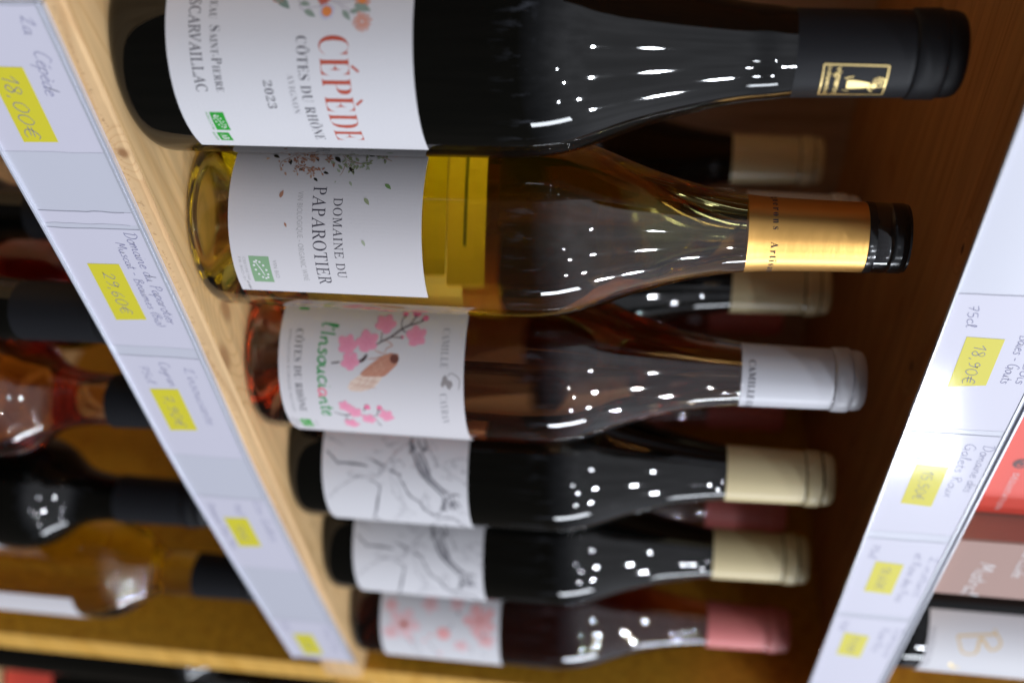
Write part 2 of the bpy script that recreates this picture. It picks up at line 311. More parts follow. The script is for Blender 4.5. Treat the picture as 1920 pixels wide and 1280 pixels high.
# ---- pen writing: strokes on a unit grid (x height 1)
G = {
'a': (1.1, [[(.85,.85),(.5,1),(.12,.65),(.15,.15),(.5,.02),(.8,.45),(.87,.95)],[(.87,.9),(.83,.3),(1.0,.02),(1.15,.15)]]),
'c': (.95, [[(.85,.8),(.55,1),(.15,.65),(.2,.15),(.55,0),(.95,.2)]]),
'd': (1.1, [[(.8,.8),(.5,.98),(.12,.6),(.15,.12),(.5,.02),(.82,.5),(.95,1.9)],[(.93,1.9),(.85,.5),(.95,0),(1.1,.1)]]),
'e': (.95, [[(.12,.5),(.5,.58),(.8,.75),(.55,1),(.2,.75),(.15,.25),(.5,0),(.95,.2)]]),
'i': (.5, [[(.2,.95),(.2,.2),(.38,0),(.5,.1)],[(.25,1.4),(.28,1.46)]]),
'l': (.55, [[(.1,.3),(.4,1.4),(.38,1.95),(.22,1.8),(.2,.3),(.38,0),(.55,.15)]]),
'm': (1.6, [[(.1,.95),(.12,0)],[(.12,.5),(.4,.98),(.6,.8),(.62,0)],[(.62,.5),(.95,.98),(1.15,.8),(1.15,.15),(1.35,0),(1.55,.15)]]),
'n': (1.15, [[(.1,.95),(.12,0)],[(.12,.5),(.45,.98),(.72,.8),(.74,.15),(.92,0),(1.1,.15)]]),
'o': (1.0, [[(.5,1),(.14,.7),(.2,.12),(.55,0),(.88,.4),(.75,.9),(.5,1),(.8,.95),(1.0,.9)]]),
'p': (1.05, [[(.15,1),(.1,-.9)],[(.14,.6),(.4,1),(.8,.85),(.8,.25),(.45,0),(.14,.25)]]),
'r': (.85, [[(.12,.95),(.15,0)],[(.14,.5),(.35,.9),(.7,.95)]]),
's': (.85, [[(.75,.85),(.4,1),(.2,.78),(.62,.4),(.6,.08),(.3,-.02),(.08,.15)]]),
't': (.75, [[(.32,1.65),(.28,.3),(.45,0),(.7,.15)],[(.02,1.05),(.65,1.1)]]),
'u': (1.15, [[(.12,.95),(.12,.3),(.35,0),(.65,.2),(.78,.95)],[(.78,.95),(.76,.2),(.92,0),(1.1,.12)]]),
'v': (.9, [[(.08,.95),(.4,0),(.8,1)]]), 'y': (1.0, [[(.1,.95),(.2,.3),(.5,.1),(.8,.95)],[(.82,.95),(.7,-.5),(.4,-.95),(.1,-.6)]]),
'f': (.6, [[(.7,1.8),(.4,1.95),(.3,1.4),(.25,-.8)],[(.02,1),(.6,1.05)]]), 'x': (.9, [[(.1,.95),(.8,0)],[(.8,.98),(.08,0)]]),
'L': (1.3, [[(.0,1.3),(.35,1.6),(.75,1.9),(.65,1.3),(.35,.4),(.1,.05),(.35,.15),(.8,.0),(1.25,.12)]]),
'C': (1.3, [[(1.15,1.7),(.75,2.05),(.25,1.4),(.15,.5),(.55,0),(1.2,.25)]]),
'D': (1.5, [[(.4,1.8),(.35,.05)],[(.0,1.7),(.6,2.0),(1.2,1.5),(1.25,.7),(.8,.1),(.2,.05)]]),
'M': (1.6, [[(.1,0),(.3,1.8),(.7,.6),(1.15,1.85),(1.35,0)]]), 'P': (1.2, [[(.3,1.8),(.25,0)],[(.1,1.6),(.6,1.95),(1.05,1.5),(.75,1.0),(.3,.95)]]),
'B': (1.3, [[(.3,1.8),(.25,0)],[(.1,1.7),(.7,1.95),(.95,1.5),(.4,1.05),(1.05,.8),(1.0,.2),(.25,0)]]),
'G': (1.4, [[(1.1,1.7),(.7,2.0),(.2,1.3),(.2,.4),(.65,0),(1.1,.4),(1.1,.9),(.7,.9)],[(1.1,.9),(1.1,-.3)]]),
'R': (1.3, [[(.3,1.8),(.25,0)],[(.1,1.6),(.7,1.95),(1.0,1.5),(.4,.95),(1.15,0)]]), 'N': (1.4, [[(.15,0),(.25,1.8),(1.0,.1),(1.15,1.85)]]),
'I': (.7, [[(.3,1.85),(.3,0)]]), 'T': (1.2, [[(.6,1.85),(.55,0)],[(.05,1.8),(1.15,1.9)]]),
'0': (1.1, [[(.55,1.75),(.15,1.2),(.2,.3),(.55,0),(.92,.6),(.85,1.4),(.55,1.75)]]), '1': (.8, [[(.1,1.1),(.6,1.75)],[(.6,1.75),(.5,0)]]),
'2': (1.1, [[(.15,1.3),(.5,1.75),(.85,1.4),(.5,.5),(.1,.1),(.3,.2),(.95,.0)]]), '5': (1.1, [[(.95,1.75),(.3,1.7),(.25,1.0),(.7,1.0),(.9,.5),(.5,0),(.1,.2)]]),
'6': (1.1, [[(.75,1.75),(.25,1.1),(.2,.3),(.55,0),(.85,.4),(.6,.85),(.25,.6)]]), '7': (1.1, [[(.1,1.65),(.9,1.7),(.45,0)],[(.25,.85),(.8,.9)]]),
'8': (1.0, [[(.75,1.5),(.45,1.75),(.2,1.4),(.75,.6),(.5,0),(.15,.4),(.7,1.1),(.75,1.5)]]), '9': (1.05, [[(.8,1.3),(.5,1.7),(.2,1.3),(.4,.95),(.8,1.2),(.85,1.5),(.7,.4),(.3,0)]]),
',': (.5, [[(.25,.15),(.15,-.25)]]), "'": (.4, [[(.25,1.9),(.15,1.5)]]), '-': (.9, [[(.1,.7),(.7,.75)]]), '(': (.6, [[(.5,1.9),(.2,.9),(.45,-.2)]]), ')': (.6, [[(.1,1.9),(.45,.9),(.15,-.2)]]),
'€': (1.3, [[(1.1,1.5),(.75,1.75),(.35,1.1),(.4,.3),(.8,0),(1.15,.2)],[(.05,1.05),(.95,1.1)],[(.05,.65),(.9,.7)]]), ' ': (.7, []), 'g': (1.0, [[(.8,.85),(.45,1),(.12,.6),(.4,.05),(.8,.6),(.75,-.6),(.35,-.9),(.1,-.5)]]),
'è': (.95, [[(.12,.5),(.5,.58),(.8,.75),(.55,1),(.2,.75),(.15,.25),(.5,0),(.95,.2)],[(.35,1.6),(.65,1.35)]]),
'é': (.95, [[(.12,.5),(.5,.58),(.8,.75),(.55,1),(.2,.75),(.15,.25),(.5,0),(.95,.2)],[(.4,1.35),(.75,1.65)]]),
}
def pen(dc, t, s0, z0, s1, z1, h, wd, k, lay=0, slant=.15, seed=1, cols=None, slack=.05):
    """handwriting from (s0,z0) to (s1,z1), x height h"""
    rnd = random.Random(seed); tot = sum(G[c][0] for c in t); d = Vector((s1-s0, z1-z0)); L = d.length; d.normalize(); n = Vector((-d.y, d.x)); kx = L/tot; x = 0
    for i, ch in enumerate(t):
        dy = rnd.uniform(-slack, slack); ky = h*rnd.uniform(1-slack, 1+slack)
        for st in G[ch][1]:
            pts = []
            for px, py in st:
                u = (x+px)*kx+py*slant*h; v = (py+dy)*ky; q = Vector((s0, z0))+d*u+n*v; pts.append((q.x, q.y))
            dc.line(pts, wd, (cols or {}).get(i, k), lay, True, True, h*.25)
        x += G[ch][0]

# ------------------------------------------------------------------ the wooden rack
UX = 487
rack = thing('wooden_wine_rack', 'pine wooden wine rack whose shelves hold all the bottles and price rails', 'rack', (0, 0, 0))
def board(z, th=27, x0=-520, top='shelf_pine', under='shaded_under_pine'):
    o = box('shelf_board', (x0, -45.3, z-th), (UX, 285, z), top, rack, .6)
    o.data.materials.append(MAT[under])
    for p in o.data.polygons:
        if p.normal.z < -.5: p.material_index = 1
    # sawn front edge with a worn, slightly uneven arris
    rnd = random.Random(int(z)+7); vs, fs = [], []; xs = [x0+i*3. for i in range(int((UX-x0)/3)+1)]
    for x in xs:
        j = rnd.uniform(-.12, .12); k = rnd.uniform(0, .35)*(1 if rnd.random() < .3 else .3)
        vs += [(x, -45.3, z-.02), (x, -46.1-k*.2, z-.25-k), (x, -46.7+j*.5, z-1.1-k), (x, -46.6+j*.3, z-th+1), (x, -45.3, z-th)]
    for i in range(len(xs)-1):
        for q in range(4): fs.append((5*i+q, 5*i+q+1, 5*i+q+6, 5*i+q+5))
    fs.append((0, 1, 2, 3, 4)); n = len(vs); fs.append((n-1, n-2, n-3, n-4, n-5))
    mesh('front_edge', vs, fs, 'sawn_pine_edge', rack)
board(0)
d = Decal(); rnd = random.Random(12)
for i in range(420):
    x = rnd.uniform(-43, 300); z = -4.6-abs(rnd.gauss(0, .9)); h = rnd.uniform(.3, 1.1); d.line([(x, z), (x+rnd.uniform(-.35, .35), z+h)], rnd.uniform(.08, .2), rnd.choice(['saw_mark', 'saw_mark', 'saw_fibre']), 0, True, False)
d.build('saw_marks', rack, y=-46.75, off=.05)
board(351.5, 21.5); board(-357)
u = box('upright_panel', (UX+.5, -37.5, -900), (UX+27.5, 285, 900), 'bounce_lit_pine', rack, .8)
e_ = box('upright_edge', (UX+.5, -39.5, -900), (UX+27.5, -37.6, 900), 'lit_edge_pine', rack, .5)
box('back_panel', (-520, 285.5, -400), (UX, 292, 760), 'back_board', rack)
box('back_panel', (UX+28, 285.5, -400), (UX+420, 292, 760), 'back_board', rack)
box('shelf_board', (UX+28, -45, -384), (UX+420, 285, -357), 'shelf_pine', rack, .6)
box('shelf_board', (UX+28, -45, -27), (UX+420, 285, 0), 'shelf_pine', rack, .6)

# ------------------------------------------------------------------ price rails
def bend_low(s): return -.9*max(0, min(1, (s-120)/80)) + 9.0*max(0, (s-205)/250)**1.6
def rail(x0, x1, z0, z1, label, bend=None, n=24):
    t = thing('price_rail', label, 'price rail', (0, 0, 0), 'price rails along the shelf fronts'); B = bend or (lambda s: 0)
    def strip(name, za, zb, ya, yb, m):
        vs, fs = [], []
        for i in range(n+1):
            x = x0+(x1-x0)*i/n; b = B(x); vs += [(x, yb, za+b), (x, ya, za+b), (x, ya, zb+b), (x, yb, zb+b)]
        for i in range(n):
            for q in range(4): fs.append((4*i+q, 4*i+(q+1) % 4, 4*i+4+(q+1) % 4, 4*i+4+q))
        fs += [(3, 2, 1, 0), (4*n, 4*n+1, 4*n+2, 4*n+3)]
        return mesh(name, vs, fs, m, t)
    strip('backing', z0, z1, -47.6, -46.9, 'rail_plastic')
    strip('top_lip', z1-.9, z1+.05, -49.0, -47.62, 'rail_lip'); strip('top_groove', z1-3.3, z1-2.4, -48.1, -47.62, 'rail_lip')
    strip('bottom_lip', z0-.05, z0+.8, -49.0, -47.62, 'rail_lip')
    return t, B
def card(t, B, x0, x1, z0, z1, writing, sticker=None, price=None):
    """paper card inside the rail; writing = [(text, s0, z0, s1, z1, xh, width)]"""
    d = Decal(); n = 8; rnd = random.Random(int(x0*7)); top = [(x0+(x1-x0)*i/n, z1+rnd.uniform(-.05, .05)) for i in range(n+1)]
    m_ = 6; right = [(x1+rnd.uniform(-.25, .25), z1-(z1-z0)*i/m_) for i in range(m_+1)]; left = [(x0+rnd.uniform(-.25, .25), z0+(z1-z0)*i/m_) for i in range(m_+1)]
    bot = [(x1-(x1-x0)*i/n, z0) for i in range(n+1)]
    d.poly(top[1:-1]+right+bot[1:-1]+left, 'card_paper'); c = d.build('price_card', t, y=-47.6, off=.12, bend=B)
    e_ = Decal(); e_.line(left, .28, 'pen_line', 0, False, False); e_.line(right, .22, 'pen_line', 0, False, False); e_.build('cut_edge', c, y=-47.6, off=.16, bend=B)
    if writing:
        wd_ = Decal()
        for i, (tx, a, b, c_, d_, h, lw) in enumerate(writing): pen(wd_, tx, a, b, c_, d_, h, lw, 'pen_ink', seed=int(x0)+i)
        wd_.build('handwriting', c, y=-47.6, off=.18, bend=B)
    if sticker:
        s = Decal(); s.poly(sticker, 'price_yellow'); st = s.build('price_sticker', t, y=-47.6, off=.22, bend=B)
        if price:
            p = Decal()
            for tx, a, b, c_, d_, h, lw in price: pen(p, tx, a, b, c_, d_, h, lw, 'pen_ink', seed=int(x0)+50)
            p.build('price', st, y=-47.6, off=.28, bend=B)
rl, B0 = rail(-160, -43.6, -52.2, -6.6, 'blank clear plastic price rail at the far left end of the middle shelf front')
r1, B1 = rail(-43, 457.5, -52, -6.4, 'long white price rail on the middle shelf front, starting with the yellow 18,00€ sticker', bend_low, 70); r2, B2 = r1, B1
card(r1, B1, -42, 17.5, -50.6, -9.6, [('La', -38.5, -17.2, -31.5, -18.6, 2.6, .35), ('Cépède', -25.6, -18.4, -7.5, -22.0, 2.9, .35)],
     [(-18.8, -34.3), (13.2, -40.6), (12.8, -26.3), (-18.8, -25.2)] and [(-18.9, -39.6), (13.2, -40.4), (12.9, -26.2), (-18.7, -25.6)], [('18,00€', -16.5, -35.6, 11.6, -38.2, 3.3, .36)])
d = Decal(); d.rect(46.5, -50.5, 53, -9.8, 'card_paper'); c_ = d.build('price_card', r1, y=-47.6, off=.12)
d = Decal(); rnd = random.Random(5)
for xx in (46.5, 53): d.line([(xx+rnd.uniform(-.3, .3), -50+i*4.1) for i in range(10)], .3, 'pen_line', 0, False)
d.build('cut_edge', c_, y=-47.6, off=.18)
card(r1, B1, 55.5, 127, -50.6, -9.8, [('Domaine du Paparotier', 56.5, -17.6, 111, -17.2, 2.6, .34), ('Muscat - Beaumes (Bio)', 62.5, -23.6, 112.6, -22.8, 2.2, .32)],
     [(75.2, -41.2), (109.7, -41.6), (108.5, -26.6), (74.9, -26.6)], [('29,60€', 79.5, -36.6, 105.5, -36.9, 3.0, .34)])
card(r2, B2, 134, 213, -50.6, -10.2, [("L'insouciante", 140.5, -20.0, 184.5, -21.5, 2.6, .34), ('Cayran', 137.5, -31.6, 155.5, -31.3, 2.4, .34), ('75cl', 140.2, -42.4, 153.7, -42.2, 2.3, .34)],
     [(158.2, -43.2), (191.4, -43.4), (190.0, -28.4), (157.3, -28.1)], [('7,90€', 161.5, -38.6, 188.3, -38.9, 3.1, .36)])
card(r2, B2, 252, 330, -50.8, -9.6, [('Les Galets', 253.5, -17.6, 296, -18.8, 2.6, .34), ('75cl', 257, -30.5, 268, -30.8, 2.2, .34), ('Domaine Roux Noir', 258.5, -46.5, 309, -46.8, 2.2, .34)],
     [(273.2, -41.0), (304.9, -41.4), (303.0, -26.9), (272.0, -26.5)], [('18€', 279, -37, 298, -37.3, 3.1, .36)])
card(r2, B2, 398, 456, -50.8, -9.6, [('Rose Noir', 404, -17.0, 444, -17.4, 2.4, .34), ('75cl', 401, -45, 414, -45, 2.2, .34)],
     [(419.0, -41.5), (450.2, -41.8), (448.0, -27.6), (417.5, -27.4)], [('12€', 426, -37.6, 443, -37.8, 3.0, .36)])
ru, BU = rail(-160, 486, 306, 350, 'white price rail with the 18,90€ sticker on the upper shelf front', None, 30)
card(ru, BU, -90, -12, 307.4, 346.4, [])
card(ru, BU, 71.9, 152, 307.4, 346.4, [('75cl', 77.5, 312.6, 89.5, 314.6, 2.0, .34), ('Baies - Gouts', 92.5, 335.2, 121, 335.8, 2.3, .34), ('Dom Bois', 90.5, 341.2, 121, 341.4, 2.3, .34)],
     [(94.7, 316.2), (124.6, 316.6), (122.6, 330.9), (95.2, 330.3)], [('18,90€', 98.5, 320.4, 122.5, 321.2, 2.7, .34)])
card(ru, BU, 155.5, 236, 307.4, 346.4, [('75cl', 161, 312.4, 175, 313.4, 2.0, .34), ('Domaine des', 161.8, 341.0, 198, 341.6, 2.4, .34), ('Galets Roux', 161.5, 333.6, 203, 334.2, 2.4, .34), ('Muscat', 186, 327, 211, 327.4, 1.6, .3)],
     [(178.9, 316.8), (210.4, 316.8), (211.8, 330.9), (180, 330.8)], [('15,50€', 183, 320.9, 207, 321.2, 2.7, .34)])
card(ru, BU, 243, 322, 307.4, 346.4, [('75cl', 248.5, 311.8, 262, 312.2, 2.0, .34), ("L'instant", 256.5, 341.2, 298, 341.6, 2.3, .34), ('et Rose des Pins', 254, 333.8, 305, 334.2, 2.3, .34)],
     [(264.9, 316.4), (296.2, 316.4), (297.6, 330.6), (266.1, 330.5)], [('18,60€', 269, 320.8, 293, 321, 2.7, .34)])
card(ru, BU, 326, 420, 307.4, 346.4, [('75cl', 331, 311.5, 343, 311.6, 2.0, .34), ('Domaine', 335, 341.2, 372, 341.6, 2.3, .34), ('Rose Bio', 336, 334, 366, 334.2, 2.3, .34)],
     [(345.6, 315.2), (374.0, 315.4), (375.8, 329.2), (347.8, 329.2)], [('11,90€', 349, 319.8, 371, 320, 2.6, .34)])

# ------------------------------------------------------------------ bottles
def prof_burgundy(r, H, punt=22, top=None):
    k = r/41.
    pts = [(punt, 0), (punt-1, 6), (punt*.6, 17), (3, 29*k), (.3, 34*k), (0, 36*k), (.7, 38.6*k), (2.8, 40.3*k), (6, r), (16, r), (40, r), (70, r), (100, r), (128, r), (140, 40.85*k), (150, 40.2*k), (159, 38.7*k), (168, 36.1*k), (177, 32.6*k),
           (186, 29.0*k), (195, 25.8*k), (205, 22.7*k), (215, 20.1*k), (225, 18.0*k), (234, 16.3), (242, 15.2), (250, 14.6), (H-16, 13.6), (H-15, 14.6), (H-5, 14.6), (H-3, 13.2)]
    return pts
def prof_bordeaux(r, H, punt=20, sh=0):
    P = [(punt, 0), (punt-1.5, 6), (punt*.5, 16), (3, 27), (.3, 30), (0, 32), (1, r-1.5), (5, r-.2), (12, r), (60, r), (120, r), (172, r), (184, r-.6), (193, r-2.8), (201, r-7), (208, r-12.5), (215, r-17.3), (223, r-20.5), (233, 15.6), (245, 14.9), (H-16, 13.8), (H-15, 14.7), (H-5, 14.7), (H-3, 13.2)]
    return [(z+(sh if 150 < z < H-17 else sh*z/150*.9 if 20 < z <= 150 else 0), q) for z, q in P]
def glass_body(parent, prof, material, H, segs=112):
    P = [prof[0]] + catmull(prof[1:], 2.2)[0:] ; P = [prof[0]] + [p for p in P[1:] if p[1] > .01]
    P = P + [(H-2.6, 0)]
    return lathe('glass_body', P, material, parent, segs)
def capsule(parent, z0, H, material, ring=(283, 291), r0=15.6, r1=14.7, rr=15.5, name='capsule', segs=80):
    """foil sleeve with a bead and a rounded top"""
    P = [(z0, r0-.75), (z0, r0), (z0+1.2, r0-.02), ((z0+ring[0])/2, (r0+r1)/2), (ring[0]-2, r1), (ring[0]-.9, r1-.05), (ring[0]-.3, r1-.25), (ring[0], rr-.4), (ring[0]+.6, rr), (ring[1]-.7, rr), (ring[1]-.1, rr-.35), (ring[1]+.2, r1-.3), (ring[1]+.9, r1-.1), (H-3.5, r1-.25), (H-1.4, r1-.9), (H-.4, r1-2.2), (H, r1-4.5), (H, 0)]
    Q = []
    for a, b in zip(P, P[1:]):
        n = 3 if abs(a[0]-b[0])+abs(a[1]-b[1]) > 6 else 1
        Q += [(a[0]+(b[0]-a[0])*i/n, a[1]+(b[1]-a[1])*i/n) for i in range(n)]
    Q.append(P[-1]); return lathe(name, Q, material, parent, segs, 38)
def wrap(name, parent, r, s0, s1, z0, z1, material, th=.2, rad=0):
    """paper label bent round the bottle, real thickness, slightly irregular edge"""
    n = max(8, int((s1-s0)/1.6)); vs, fs = [], []; zs = [z0, z0+.02*(z1-z0)] + [z0+(z1-z0)*i/5 for i in range(1, 5)] + [z1]; m_ = len(zs)
    for lay in (r+.04, r+.04+th):
        for i in range(n+1):
            s = s0+(s1-s0)*i/n; t = s/r-math.pi/2
            for z in zs: vs.append((lay*math.cos(t), lay*math.sin(t), z))
    N = (n+1)*m_; idx = lambda l, i, j: l*N+i*m_+j
    for i in range(n):
        for j in range(m_-1):
            fs.append((idx(1, i, j), idx(1, i+1, j), idx(1, i+1, j+1), idx(1, i, j+1))); fs.append((idx(0, i, j+1), idx(0, i+1, j+1), idx(0, i+1, j), idx(0, i, j)))
        fs.append((idx(0, i, 0), idx(0, i+1, 0), idx(1, i+1, 0), idx(1, i, 0))); fs.append((idx(1, i, m_-1), idx(1, i+1, m_-1), idx(0, i+1, m_-1), idx(0, i, m_-1)))
    for i in (0, n):
        for j in range(m_-1): f = (idx(0, i, j), idx(1, i, j), idx(1, i, j+1), idx(0, i, j+1)); fs.append(f if i == 0 else f[::-1])
    return mesh(name, vs, fs, material, parent, False)
